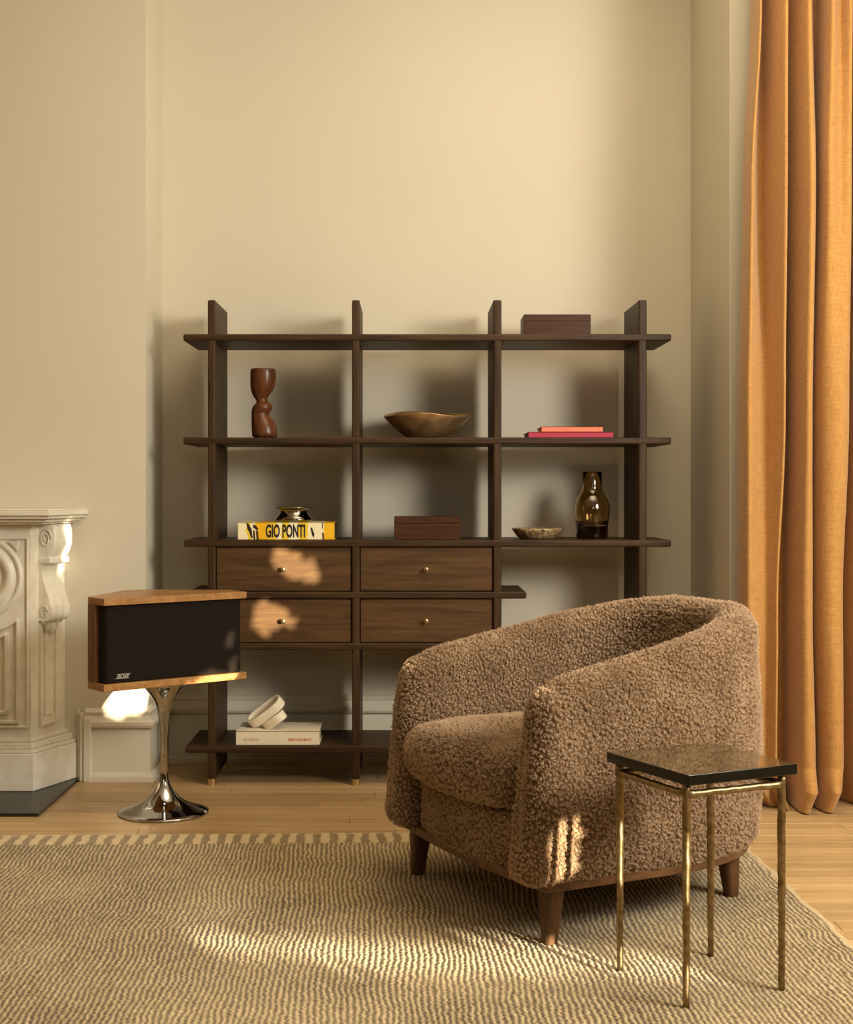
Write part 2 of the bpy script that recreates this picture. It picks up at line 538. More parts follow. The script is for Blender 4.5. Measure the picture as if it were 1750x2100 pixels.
def jacket_mat():
    """yellow and cream spine print, blocks along x"""
    m, nt, b = new_mat('yellow_jacket')
    tc = N(nt, 'ShaderNodeTexCoord')
    sp = N(nt, 'ShaderNodeSeparateXYZ')
    n = N(nt, 'ShaderNodeTexNoise', Scale=26.0, Detail=4.0)
    nt.links.new(tc.outputs['Object'], n.inputs['Vector'])
    nt.links.new(tc.outputs['Generated'], sp.inputs['Vector'])
    ma = N(nt, 'ShaderNodeMath', operation='MULTIPLY_ADD'); ma.inputs[1].default_value = 0.10
    nt.links.new(n.outputs['Fac'], ma.inputs[0])
    sb = N(nt, 'ShaderNodeMath', operation='SUBTRACT'); sb.inputs[1].default_value = 0.05
    nt.links.new(sp.outputs['X'], sb.inputs[0]); nt.links.new(sb.outputs[0], ma.inputs[2])
    ye, cr, go = srgb(240, 204, 52), srgb(244, 232, 190), srgb(238, 184, 28)
    nt.links.new(ramp(nt, ma.outputs[0], [(0.0, cr), (0.085, ye), (0.13, cr), (0.19, go), (0.30, ye), (0.40, cr), (0.45, ye), (0.53, cr), (0.62, ye), (0.72, cr), (0.80, cr), (0.885, go)], 'CONSTANT'), b.inputs['Base Color'])
    b.inputs['Roughness'].default_value = 0.4
    return m
M_JACKET = jacket_mat()

# ------------------------------------------------------------------ the room
WB = 5.87            # back wall plane
BR_Y, BR_X = 5.50, -1.003      # chimney breast: front plane and right-hand corner
RT_X0, RT_X1, RT_Y = 1.163, 1.176, 5.22    # splayed return at the right, and the wall it runs to
RX = 2.62            # window wall at the right
CEIL = 3.55

def slab(name, boxes, m):
    bm = bmesh.new()
    for b in boxes: box(bm, *b)
    return tag(from_bm(name, bm, m), kind='structure')

FY = -2.3            # wall behind the camera
slab('floor', [(-3.7, 2.8, FY - 0.1, 6.1, -0.12, -0.016)], M_FLOORBASE)
floor_o = bpy.data.objects['floor']
slab('ceiling', [(-3.7, 2.8, FY - 0.1, 6.1, CEIL, CEIL + 0.1)], M_CEIL)
slab('wall_back', [(-1.2, 1.4, WB, WB + 0.12, 0, CEIL)], M_WALL)
slab('wall_left', [(-3.7, -3.6, FY - 0.1, 6.1, 0, CEIL)], M_WALL_DIM)
W3 = (0.0, 1.8, 2.1, 3.4)
slab('wall_front', [(-3.7, W3[0], FY - 0.1, FY, 0, CEIL), (W3[1], 2.8, FY - 0.1, FY, 0, CEIL),
                    (W3[0], W3[1], FY - 0.1, FY, 0, W3[2]), (W3[0], W3[1], FY - 0.1, FY, W3[3], CEIL)], M_WALL_DIM)
slab('wall_chimney', [(-3.6, BR_X, BR_Y, WB + 0.12, 0, CEIL)], M_WALL)
bm = bmesh.new()
prism(bm, [(RT_X0, WB + 0.12), (RT_X0, WB), (RT_X1, RT_Y), (RX + 0.1, RT_Y), (RX + 0.1, WB + 0.12)], 0, CEIL)
tag(from_bm('wall_return', bm, M_WALL, bevel=0.006), kind='structure')
WZ0, WZ1 = 0.25, 3.2      # window openings in the right wall: (near, far)
WINS = [(-1.95, 0.95), (1.35, 3.0)]
bxs = [(RX, RX + 0.12, FY - 0.1, WINS[0][0], 0, CEIL), (RX, RX + 0.12, WINS[0][1], WINS[1][0], 0, CEIL), (RX, RX + 0.12, WINS[1][1], RT_Y + 0.1, 0, CEIL)]
for w0, w1 in WINS: bxs += [(RX, RX + 0.12, w0, w1, 0, WZ0), (RX, RX + 0.12, w0, w1, WZ1, CEIL)]
slab('wall_right', bxs, M_WALL)
def frame_x(name, w0, w1):
    slab(name, [(RX + 0.03, RX + 0.10, w0, w0 + 0.06, WZ0, WZ1), (RX + 0.03, RX + 0.10, w1 - 0.06, w1, WZ0, WZ1),
                (RX + 0.03, RX + 0.10, w0, w1, WZ0, WZ0 + 0.06), (RX + 0.03, RX + 0.10, w0, w1, WZ1 - 0.06, WZ1)], M_TRIM)
frame_x('window_1', *WINS[0]); frame_x('window_2', *WINS[1])
slab('window_3', [(W3[0], W3[0] + 0.06, FY - 0.08, FY - 0.02, W3[2], W3[3]), (W3[1] - 0.06, W3[1], FY - 0.08, FY - 0.02, W3[2], W3[3]),
                  (W3[0], W3[1], FY - 0.08, FY - 0.02, W3[2], W3[2] + 0.06), (W3[0], W3[1], FY - 0.08, FY - 0.02, W3[3] - 0.06, W3[3])], M_TRIM)

# baseboards
BASE = [(0.0, 0.0), (0.036, 0.0), (0.036, 0.020), (0.031, 0.030), (0.021, 0.034), (0.021, 0.196), (0.014, 0.199), (0.014, 0.204),
        (0.030, 0.206), (0.036, 0.216), (0.036, 0.228), (0.026, 0.238), (0.020, 0.250), (0.018, 0.256), (0.022, 0.260), (0.022, 0.266), (0.012, 0.276), (0.0, 0.278)]
bm = bmesh.new(); sweep(bm, [(-1.235, BR_Y), (BR_X, BR_Y), (BR_X, WB)], BASE)
tag(from_bm('baseboard_chimney', bm, M_TRIM), kind='structure')
bm = bmesh.new(); sweep(bm, [(BR_X + 0.03, WB), (RT_X0 - 0.02, WB)], BASE)
tag(from_bm('baseboard_back', bm, M_TRIM), kind='structure')
bm = bmesh.new(); sweep(bm, [(RT_X0, WB - 0.03), (RT_X1, RT_Y), (RX - 0.02, RT_Y)], BASE)
tag(from_bm('baseboard_right', bm, M_TRIM), kind='structure')
# the moulding that turns down beside the fireplace
bm = bmesh.new()
for x0, x1, o in ((-1.262, -1.252, 0.020), (-1.252, -1.236, 0.030), (-1.236, -1.206, 0.038)):
    z1 = 0.276 - (x0 + 1.262) * 1.2
    box(bm, x0, x1, BR_Y - o, BR_Y, 0, z1)
tag(from_bm('trim_1', bm, M_TRIM, bevel=0.006, seg=3), kind='structure')
# oak floor boards, each one a piece
rng = random.Random(3)
PW = 0.083
plank_meshes = {}
def plank_mesh(L):
    key = round(L, 2)
    if key not in plank_meshes:
        me = bpy.data.meshes.new('plank')
        g, c = 0.0006, 0.0016
        bm = bmesh.new()
        x0, x1, y0, y1 = -key / 2 + g, key / 2 - g, -PW / 2 + g, PW / 2 - g
        lo = [bm.verts.new(p) for p in ((x0, y0, -0.016), (x1, y0, -0.016), (x1, y1, -0.016), (x0, y1, -0.016))]
        md = [bm.verts.new(p) for p in ((x0, y0, -c), (x1, y0, -c), (x1, y1, -c), (x0, y1, -c))]
        hi = [bm.verts.new(p) for p in ((x0 + c, y0 + c, 0), (x1 - c, y0 + c, 0), (x1 - c, y1 - c, 0), (x0 + c, y1 - c, 0))]
        bm.faces.new(hi)
        for a, b in ((lo, md), (md, hi)):
            for i in range(4): bm.faces.new((a[i], a[(i + 1) % 4], b[(i + 1) % 4], b[i]))
        bm.to_mesh(me); bm.free()
        me.materials.append(M_OAK)
        plank_meshes[key] = me
    return plank_meshes[key], key
y = WB - PW / 2
row = 0
while y > 2.2:
    x = -1.75 - rng.random() * 0.8
    lim = RX
    if y < 4.55: x = 0.72 - rng.random() * 0.5
    while x < lim:
        L = rng.choice((0.62, 0.84, 1.05, 1.24, 1.46))
        if x + L > lim: L = max(0.12, round(lim - x, 2))
        me, L = plank_mesh(L)
        if not (y > BR_Y and x + L < BR_X) and not (y > RT_Y + 0.1 and x > 1.25):
            o = bpy.data.objects.new('plank', me)
            o.location = (x + L / 2, y, rng.uniform(-0.0005, 0.0))
            o.parent = floor_o
            COL.objects.link(o)
        x += L
    y -= PW
    row += 1
# the rest of the floor, out of view
bm = bmesh.new()
box(bm, -3.7, 2.62, FY, 2.2, -0.016, 0.0); box(bm, -3.7, -1.9, 2.2, 5.5, -0.016, -0.001); box(bm, -1.9, 0.21, 2.2, 4.46, -0.016, -0.001)
o = from_bm('floorboards', bm, M_OAK, floor_o); tag(o, kind='stuff')

# ------------------------------------------------------------------ unseen leaf screen added outside the window; its gaps shape the sun patches
GAPS = [  # (Y, Z at the window plane, half sizes, tilt)  computed from the sunlit patches
]
def through(p):
    p = Vector(p); t = (RX - p.x) / -SUN_DIR.x
    return p - SUN_DIR * t
def gap(px, py, Y, ra, rb, tilt=0.0, ex=0.75):
    q = through(at(px, py, Y)); GAPS.append((q.y, q.z, ra, rb, tilt, ex))
def gap_w(p, ra, rb, tilt=0.0):
    q = through(p); GAPS.append((q.y, q.z, ra, rb, tilt, 0.75))
# streaks on the rug (a row of small gaps along a line), the chair arm, drawers, speaker, plinth, wall
CH_TILT = math.atan2(0.145, -0.835) - math.pi
def chain(n, p0, p1, ra, rb):
    for k in range(n):
        f = k / (n - 1.0)
        px = p0[0] + f * (p1[0] - p0[0]); py = p0[1] + f * (p1[1] - p0[1])
        gap(px, py, F_PX * CAM_H / (py - CY), ra, rb, CH_TILT)
chain(14, (395, 1922), (960, 1948), 0.07, 0.006)
chain(11, (680, 1972), (1330, 1976), 0.08, 0.005)
chain(3, (840, 1942), (960, 1950), 0.06, 0.009)
chain(3, (930, 1916), (1080, 1924), 0.04, 0.005)
gap_w((0.37, 3.45, 0.25), 0.075, 0.065)
gap(610, 1160, 5.4, 0.16, 0.045, -0.45, 0.42); gap(565, 1265, 5.4, 0.13, 0.040, -0.45, 0.42); gap(530, 1285, 5.4, 0.08, 0.03, -0.45, 0.45)
gap(488, 1372, 4.98, 0.03, 0.035, 0, 0.5); gap(480, 1308, 4.98, 0.03, 0.022, 0, 0.5)
gap(262, 1436, 5.47, 0.11, 0.045); gap(285, 1425, 5.47, 0.09, 0.05)
gap(135, 1120, 5.4, 0.03, 0.07)

def leaf_screen():
    r = np.random.default_rng(5)
    root = thing('leaf_screen', (3.5, 0.2, -0.3), 'unseen screen of leaves added outside the right window to shape sunlight', 'leaf_screen')
    gp = np.array(GAPS)
    C, S = [], []
    for n, lo, hi, near in ((16000, 0.085, 0.14, False), (36000, 0.026, 0.042, True)):
        X = r.uniform(2.92, 3.40, n); s = r.uniform(lo, hi, n)
        if near:
            k = r.integers(0, len(gp), n)
            qy = gp[k, 0] + r.uniform(-0.36, 0.36, n); qz = gp[k, 1] + r.uniform(-0.36, 0.36, n)
        else:
            qy = r.uniform(-2.3, 3.3, n); qz = r.uniform(-0.1, 3.5, n)
        ok = np.ones(n, bool)
        for gy, gz, ra, rb, ti, ex in GAPS:
            dy, dz = qy - gy, qz - gz
            c, sn = math.cos(ti), math.sin(ti)
            u, v = dy * c + dz * sn, -dy * sn + dz * c
            ok &= (u / (ra + ex * s)) ** 4 + (v / (rb + ex * s)) ** 4 > 1
        t = (X - RX) / -SUN_DIR.x
        P = np.stack([X, qy - SUN_DIR.y * t, qz - SUN_DIR.z * t], 1)[ok]
        C.append(P); S.append(s[ok])
    C = np.concatenate(C); S = np.concatenate(S)[:, None]
    n = len(C)
    nr = np.stack([np.ones(n), r.uniform(-.5, .5, n), r.uniform(-.4, .4, n)], 1); nr /= np.linalg.norm(nr, axis=1)[:, None]
    a = np.cross(nr, r.normal(size=(n, 3))); a /= np.linalg.norm(a, axis=1)[:, None]
    b = np.cross(nr, a)
    V = np.stack([C + a * S, C + b * S * .62 + a * S * .2 + nr * .006, C - a * S * .7, C - b * S * .62 + a * S * .2 + nr * .006], 1).reshape(-1, 3)
    me = bpy.data.meshes.new('foliage')
    me.vertices.add(len(V)); me.vertices.foreach_set('co', V.astype(np.float32).ravel())
    me.loops.add(4 * n); me.loops.foreach_set('vertex_index', np.arange(4 * n, dtype=np.int32))
    me.polygons.add(n); me.polygons.foreach_set('loop_start', np.arange(0, 4 * n, 4, dtype=np.int32))
    me.update(calc_edges=True)
    o = link_mesh('foliage', me, M_LEAF, root); tag(o, kind='stuff')
    bm = bmesh.new(); tube(bm, [(3.5, 0.2, -0.3), (3.5, 0.25, 1.2), (3.48, 0.15, 2.6)], [0.09, 0.07, 0.04], 10)
    from_bm('trunk', bm, M_BARK, root, smooth=True)
leaf_screen()
# the ground outside
slab('ground', [(RX + 0.12, 9, -6, 6, -0.5, -0.3)], M_BARK)

# ------------------------------------------------------------------ fireplace
def fireplace():
    root = thing('fireplace', (-2.2, 5.4, 0), 'carved cream marble fireplace surround with scroll bracket at the left edge', 'fireplace')
    def leg_plan(sgn, cfx, cfy, cex, xin):
        pts = [(xin, cfy), (cfx, cfy), (cex, BR_Y), (xin, BR_Y)]
        return pts if sgn > 0 else [(-4.4 - x, y) for x, y in pts][::-1]
    for sgn in (1, -1):
        bm = bmesh.new(); prism(bm, leg_plan(sgn, -1.383, 5.270, -1.312, -1.80), 0.17, 1.0); from_bm('pilaster', bm, M_MARBLE, root, bevel=0.004)
        bm = bmesh.new()
        prism(bm, leg_plan(sgn, -1.367, 5.242, -1.262, -1.83), 0.012, 0.148)
        prism(bm, leg_plan(sgn, -1.371, 5.249, -1.268, -1.825), 0.148, 0.162)
        prism(bm, leg_plan(sgn, -1.378, 5.258, -1.285, -1.815), 0.162, 0.185)
        prism(bm, leg_plan(sgn, -1.381, 5.263, -1.298, -1.81), 0.185, 0.20)
        from_bm('plinth', bm, M_MARBLE, root, bevel=0.004, seg=3)
    bm = bmesh.new(); box(bm, -2.65, -1.75, 5.30, BR_Y, 0.76, 0.99); from_bm('frieze', bm, M_MARBLE, root, bevel=0.004)
    bm = bmesh.new(); box(bm, -2.62, -1.78, 5.47, BR_Y - 0.002, 0.012, 0.76); from_bm('firebox', bm, M_SLATE, root)
    # mantel shelf with chamfered ends, stepped edge
    bm = bmesh.new()
    for o, z0, z1 in ((0.052, 0.990, 0.998), (0.034, 0.998, 1.010), (0.012, 1.010, 1.022), (0.0, 1.022, 1.040), (0.010, 1.040, 1.046)):
        cx, cy, ex = -1.284 - o * 0.75, 5.155 + o, -1.222 - o * 0.9
        prism(bm, [(-4.4 - ex, BR_Y), (-4.4 - cx, cy), (cx, cy), (ex, BR_Y)], z0, z1)
    from_bm('mantel_shelf', bm, M_MARBLE, root, bevel=0.003, seg=3)
    # front panel: rings of the roundel, beads, lower panel
    Yf = 5.270
    c = at(-37, 1184, Yf)
    R = Matrix.Translation(Vector((c.x, Yf, c.z))) @ Matrix.Rotation(PI / 2, 4, 'X')
    bm = bmesh.new()
    prof = [(0.152, 0.0), (0.152, 0.006), (0.146, 0.012), (0.138, 0.012), (0.132, 0.004), (0.124, 0.004), (0.118, 0.014), (0.108, 0.020), (0.094, 0.018), (0.084, 0.008), (0.078, 0.001), (0.05, 0.012), (0.02, 0.022), (0.001, 0.024)]
    lathe(bm, prof, 72, R); from_bm('roundel', bm, M_MARBLE, root, smooth=True)
    def strip(x0, x1, y0, y1, d, name='panel_moulding', bev=0.004):
        a, b = at(x0, y0, Yf), at(x1, y1, Yf)
        bm = bmesh.new(); box(bm, min(a.x, b.x), max(a.x, b.x), Yf - d, Yf + 0.002, min(a.z, b.z), max(a.z, b.z))
        from_bm(name, bm, M_MARBLE, root, bevel=bev, seg=3)
    strip(54, 59, 1106, 1492, 0.008); strip(-140, 59, 1102, 1107, 0.008); strip(-140, 59, 1488, 1493, 0.008)
    strip(33, 40, 1270, 1482, 0.012); strip(-120, 40, 1476, 1484, 0.012)
    strip(10, 20, 1300, 1462, 0.014); strip(-100, 20, 1456, 1464, 0.014)
    for r_, rt, a0 in ((0.2024, 0.0065, -49.5), (0.228, 0.009, -66.0)):
        arc = [(c.x + r_ * math.cos(math.radians(a0 - q * 3)), Yf - 0.004, c.z + r_ * math.sin(math.radians(a0 - q * 3))) for q in range(20)]
        bm = bmesh.new(); tube(bm, arc, rt, 8); from_bm('panel_moulding', bm, M_MARBLE, root, smooth=True)
    bm = bmesh.new()
    sp = at(41, 1107, Yf)
    pts = [(sp.x, sp.z)]
    for k in range(9):
        th = math.radians(24 + k * 6.0)
        pts.append((c.x + 0.165 * math.cos(th) * 0.98, c.z + 0.165 * math.sin(th) * 0.98))
    pts = [p for p in pts if p[0] <= sp.x + 1e-4 and p[1] <= sp.z + 1e-4]
    if len(pts) > 2:
        lo = [bm.verts.new((x, Yf - 0.009, z)) for x, z in pts]; hi = [bm.verts.new((x, Yf, z)) for x, z in pts]
        bm.faces.new(lo); bm.faces.new(hi[::-1])
        for i in range(len(pts)): bm.faces.new((lo[i], hi[i], hi[(i + 1) % len(pts)], lo[(i + 1) % len(pts)]))
        from_bm('spandrel', bm, M_MARBLE, root, bevel=0.003)
    # chamfer face: recessed panel below the bracket
    A, B = Vector((-1.383, 5.270)), Vector((-1.312, BR_Y))
    cd = (B - A).normalized(); nd = Vector((cd.y, -cd.x))
    Lc = (B - A).length
    def on(u, p, z): q = A + cd * u + nd * p; return Vector((q.x, q.y, z))
    def fbox(bm, u0, u1, p0, p1, z0, z1):
        vs = [bm.verts.new(on(u, p, z)) for z in (z0, z1) for u, p in ((u0, p0), (u1, p0), (u1, p1), (u0, p1))]
        for f in ((0, 1, 2, 3), (7, 6, 5, 4), (0, 4, 5, 1), (1, 5, 6, 2), (2, 6, 7, 3), (3, 7, 4, 0)): bm.faces.new([vs[i] for i in f])
    for u0, u1, z0, z1 in ((0.055, 0.07, 0.24, 0.62), (0.16, 0.175, 0.24, 0.62), (0.055, 0.175, 0.235, 0.25)):
        bm = bmesh.new(); fbox(bm, u0, u1, -0.002, 0.008, z0, z1); from_bm('panel_moulding', bm, M_MARBLE, root, bevel=0.003)
    bm = bmesh.new(); fbox(bm, 0.09, 0.14, -0.002, 0.006, 0.27, 0.59); from_bm('panel_field', bm, M_MARBLE, root, bevel=0.004)
    # scroll bracket: profile (projection, z) swept across its width, fluted
    prof = [(0.0, 0.988), (0.050, 0.988), (0.056, 0.965), (0.058, 0.940), (0.056, 0.915), (0.048, 0.888), (0.038, 0.868),
            (0.038, 0.842), (0.012, 0.836), (0.008, 0.818), (0.014, 0.790), (0.026, 0.750), (0.040, 0.712), (0.047, 0.680), (0.048, 0.655), (0.044, 0.640), (0.034, 0.628), (0.0, 0.628)]
    pr = []
    for a, b in zip(prof, prof[1:]):
        for k in range(3): pr.append((a[0] + (b[0] - a[0]) * k / 3, a[1] + (b[1] - a[1]) * k / 3))
    pr.append(prof[-1])
    U0, U1 = 0.050, 0.180
    us = [U0 + (U1 - U0) * k / 32 for k in range(33)]
    bm = bmesh.new(); cols = []
    for u in us:
        f = (u - U0) / (U1 - U0)
        rib = abs(math.sin(f * 3 * PI)) ** 0.5 if 0 < f < 1 else 0
        cols.append([bm.verts.new(on(u, p * (1.12 + 0.0) + (0.008 * rib if (p > 0.03 and (z > 0.87 or z < 0.70)) else (0.006 * math.sin(f * PI) if p > 0 else 0)), z)) for p, z in pr])
    for a, b in zip(cols, cols[1:]):
        for k in range(len(pr) - 1): bm.faces.new((a[k], b[k], b[k + 1], a[k + 1]))
    bm.faces.new(cols[0][::-1]); bm.faces.new(cols[-1])
    cb = from_bm('scroll_bracket', bm, M_MARBLE, root, smooth=False)
    md = cb.modifiers.new('edge', 'EDGE_SPLIT'); md.split_angle = math.radians(50)
    cb.data.polygons.foreach_set('use_smooth', [True] * len(cb.data.polygons))
    bm = bmesh.new(); fbox(bm, U0 - 0.004, U1 + 0.004, 0.0, 0.052, 0.842, 0.866); from_bm('bracket_band', bm, M_MARBLE, cb, bevel=0.005, seg=3)
    # volutes on the side of the bracket
    for z, p, r0 in ((0.935, 0.030, 0.030), (0.662, 0.024, 0.020)):
        pts, rr = [], []
        for k in range(40):
            th = k / 39 * 3.6 * PI; r = r0 * (1 - 0.8 * k / 39)
            pts.append(on(U0 - 0.001, p + r * math.cos(th) * 0.8, z + r * math.sin(th) * 1.25)); rr.append(0.0035)
        bm = bmesh.new(); tube(bm, pts, rr, 6); from_bm('volute', bm, M_MARBLE, cb, smooth=True)
    # leaf drop below the bracket
    bm = bmesh.new()
    for k, (u, w, z0) in enumerate(((0.085, 0.016, 0.603), (0.115, 0.020, 0.590), (0.145, 0.016, 0.603))):
        q = on(u, 0.012, z0 + 0.012)
        lathe(bm, [(0.001, -0.030), (w * 0.6, -0.020), (w, 0.0), (w * 0.9, 0.018), (w * 0.4, 0.03), (0.001, 0.034)], 14, Matrix.Translation(q))
    tube(bm, [on(U0 + 0.006, 0.016, 0.626), on(U1 - 0.006, 0.016, 0.626)], 0.012, 12)
    from_bm('leaf_drop', bm, M_MARBLE, root, smooth=True)
fireplace()
bm = bmesh.new(); box(bm, -3.14, -1.258, 4.888, 5.49, 0.0, 0.012)
tag(settle(from_bm('hearth', bm, M_SLATE, bevel=0.003)), 'flat black slate hearth slab on the floor under the marble fireplace', 'hearth')

# ------------------------------------------------------------------ shelving unit
SF, SB = 5.40, 5.765
def sx(px): return (px - CX) * SF / F_PX
def sz(py): return CAM_H - (py - CY) * SF / F_PX
TH = 0.0262
shelf_root = thing('shelving_unit', (0.076, 5.59, 0), 'tall open dark oak shelving unit with four drawers against the wall', 'shelf')
UP = [(426, 442), (722, 738), (1012, 1029), (1310, 1327)]
for a, b in UP:
    x0, x1 = sx(a), sx(b)
    bm = bmesh.new(); box(bm, x0, x1, SF, SB, 0.024, sz(615))
    u = from_bm('upright', bm, M_SHELF_Z, shelf_root, bevel=0.006, seg=3)
    for y0 in (SF + 0.004, SB - 0.034):
        bm = bmesh.new(); lathe(bm, [(0.0145, 0.0), (0.0150, 0.003), (0.0150, 0.022), (0.0145, 0.0245)], 20, Matrix.Translation(((x0 + x1) / 2, y0 + 0.015, 0)), True, True)
        from_bm('foot', bm, M_BRASS, u, smooth=False)
SH = [(685, 376, 1377), (897, 376, 1377), (1107.5, 377, 1377), (1213.5, 381, 1080), (1319, 381, 1080), (1530, 380, 1377)]
for yt, xa, xb in SH:
    bm = bmesh.new(); box(bm, sx(xa), sx(xb), SF - 0.002, SB + 0.001, sz(yt) - TH, sz(yt))
    from_bm('shelf', bm, M_SHELF_X, shelf_root, bevel=0.006, seg=3)
for (xa, xb) in ((443.5, 720.5), (739.5, 1010.5)):
    for yt, yb in ((1107.5, 1213.5), (1213.5, 1319)):
        z1, z0 = sz(yt) - TH - 0.0025, sz(yb) + 0.0025
        x0, x1 = sx(xa), sx(xb)
        bm = bmesh.new(); box(bm, x0, x1, SF + 0.012, SF + 0.032, z0, z1); box(bm, x0 + 0.006, x1 - 0.006, SF + 0.033, SB - 0.01, z0 + 0.004, z1 - 0.004)
        d = from_bm('drawer', bm, M_DRAWER, shelf_root, bevel=0.0015)
        M = Matrix.Translation(((x0 + x1) / 2, SF + 0.012, (z0 + z1) / 2)) @ Matrix.Rotation(PI / 2, 4, 'X')
        bm = bmesh.new(); lathe(bm, [(0.0052, -0.001), (0.0046, 0.006), (0.0046, 0.014), (0.0078, 0.017), (0.0096, 0.021), (0.0096, 0.025), (0.0080, 0.0285), (0.004, 0.030), (0.0005, 0.0302)], 20, M)
        from_bm('knob', bm, M_BRASS, d, smooth=True)
Z1, Z2, Z3, Z6 = sz(685), sz(897), sz(1107.5), sz(1530)

# ------------------------------------------------------------------ things on the shelves
def book(name, label, group, x0, x1, y0, y1, z0, z1, mcover, cat='book', ct=0.003, rot=0.0):
    c = Vector(((x0 + x1) / 2, (y0 + y1) / 2, z0))
    r = thing(name, c, label, cat, group)
    bm = bmesh.new()
    box(bm, x0, x1, y0, y1, z0, z0 + ct); box(bm, x0, x1, y0, y1, z1 - ct, z1); box(bm, x0, x1, y0, y0 + ct, z0, z1)
    from_bm('cover', bm, mcover, r, bevel=0.0008)
    bm = bmesh.new(); box(bm, x0 + 0.004, x1 - 0.004, y0 + ct, y1 - 0.004, z0 + ct, z1 - ct)
    from_bm('pages', bm, M_PAGES, r)
    r.rotation_euler.z = rot
    return r

# yellow art book
yb0 = SF + 0.004
x0, x1 = at(488, 0, yb0).x, at(686, 0, yb0).x
by0, by1 = Z3, Z3 + 0.0665
yb = book('art_book', 'thick yellow and cream art book with black strokes under the dark mirror bowl', None, x0, x1, yb0, yb0 + 0.28, by0, by1, M_JACKET)
Yp = yb0 - 0.0004
tl = at(544, 1102, yb0)
o = link_mesh('title_lettering', text_mesh('GIO PONTI', 0.0660, (at(545, 0, yb0).x, Yp, by0 + 0.0115), (1, 0, 0), (0, 0, 1), sx=0.45, bold=0.0022), M_INK, yb)
strokes = [[(505, 1072), (510, 1075), (516, 1085), (517, 1094), (514, 1097), (508, 1086)], [(520, 1076), (526, 1079), (530, 1086), (527, 1088), (522, 1084), (519, 1082)],
           [(519, 1090), (522, 1087), (524, 1107), (520, 1107.5)], [(525, 1088), (529, 1090), (531, 1107), (527, 1107.5)], [(512, 1096), (516, 1093), (519, 1103), (516, 1104)], [(637, 1083), (640, 1082), (645, 1096), (644, 1103), (640, 1098)],
           [(661, 1073), (663, 1072), (663, 1084), (661, 1085)], [(661, 1092), (664, 1094), (665, 1107), (662, 1107)]]
for st in strokes:
    bm = bmesh.new()
    lo = [bm.verts.new((at(px, 0, yb0).x, Yp, by0 + (1108 - py) / 36.0 * 0.0660)) for px, py in st]
    hi = [bm.verts.new((v.co.x, Yp + 0.0006, v.co.z)) for v in lo]
    bm.faces.new(lo); bm.faces.new(hi[::-1])
    for i in range(len(lo)): bm.faces.new((lo[i], hi[i], hi[(i + 1) % len(lo)], lo[(i + 1) % len(lo)]))
    from_bm('brush_stroke', bm, M_INK, yb)

# dark mirror bowl on the yellow book
c = Vector((at(603, 0, 5.53).x, 5.53, by1))
bm = bmesh.new()
k = 5.53 / F_PX
lathe(bm, [(0.002, 0.0), (34 * k, 0.0), (38 * k, 0.004), (38.5 * k, 0.010), (34 * k, 0.022), (29 * k, 0.034), (28 * k, 0.042), (31 * k, 0.048), (36.5 * k, 0.053), (37 * k, 0.056), (34 * k, 0.0565), (28 * k, 0.051), (25 * k, 0.042), (27 * k, 0.032), (33 * k, 0.018), (33 * k, 0.008), (0.002, 0.006)], 56)
o = from_bm('bowl', bm, M_SMOKE_METAL, smooth=True); o.location = c
tag(o, 'small dark mirror-finish bowl with flared lip on top of yellow book', 'bowl')

# carved wooden sculpture
L = [(757, 514, 566), (770, 513.5, 566.5), (783, 513.5, 566), (795, 514, 563.5), (803, 515.5, 559), (810, 518, 552.5), (816, 521.5, 548.5), (821, 525.5, 548.5), (825, 527, 552), (829, 523.5, 557.5), (834, 519, 559.5), (840, 516.5, 558.5), (846, 516, 553.5), (850, 516, 551.5), (856, 516, 555), (864, 516, 561.5), (872, 516, 566), (882, 516.5, 568.5), (892, 517, 569.5), (900, 517, 569.5)]
Ys = 5.50
def zs(py): return CAM_H - (py - CY) * Ys / F_PX
cxp = 541.5
zb, zt = zs(900), zs(757)
prof = []
for py, l, r_ in L[::-1]:
    z = (zs(py) - zb) / (zt - zb) * (zt - Z2)
    prof.append(((r_ - l) / 2 * Ys / F_PX, z, ((l + r_) / 2 - cxp) * Ys / F_PX, 0.0))
bm = bmesh.new()
top = prof[-1]
prof += [(top[0] * 0.93, top[1] + 0.001, top[2], 0), (top[0] * 0.86, top[1] - 0.002, top[2], 0), (top[0] * 0.6, top[1] - 0.03, top[2], 0), (0.001, top[1] - 0.035, top[2], 0)]
lathe(bm, prof, 40, None, True)
o = from_bm('carved_vase', bm, M_REDWOOD, smooth=True); o.location = (at(cxp, 0, Ys).x, Ys, Z2)
md = o.modifiers.new('smooth', 'SUBSURF'); md.levels = md.render_levels = 1
tag(o, 'reddish carved wooden vase with pinched wavy waist on the upper shelf', 'vase')

# bronze bowl
Yb = 5.58; kb = Yb / F_PX
bm = bmesh.new()
H = 0.098
def rimf(th, z):
    f = max(0.0, min(1.0, z / H)) ** 2
    return 1 + f * (0.05 * math.cos(2 * th) + 0.03 * math.sin(3 * th + 0.6)), f * (0.013 * math.sin(th) - 0.006 * math.cos(2 * th) + 0.004 * math.sin(3 * th + 1.0))
lathe(bm, [(0.001, 0.0), (0.066, 0.0), (0.076, 0.003), (0.098, 0.019), (0.122, 0.041), (0.143, 0.064), (0.158, 0.084), (0.166, H), (0.163, H + 0.002), (0.153, 0.084), (0.134, 0.062), (0.112, 0.038), (0.08, 0.016), (0.04, 0.009), (0.001, 0.008)], 64, None, False, False, rimf)
o = from_bm('bowl', bm, M_BRONZE, smooth=True); o.location = (at(876, 0, Yb).x, Yb, Z2)
md = o.modifiers.new('smooth', 'SUBSURF'); md.levels = md.render_levels = 1
tag(o, 'wide shiny bronze bowl with wavy rim in the centre of the upper shelf', 'bowl')

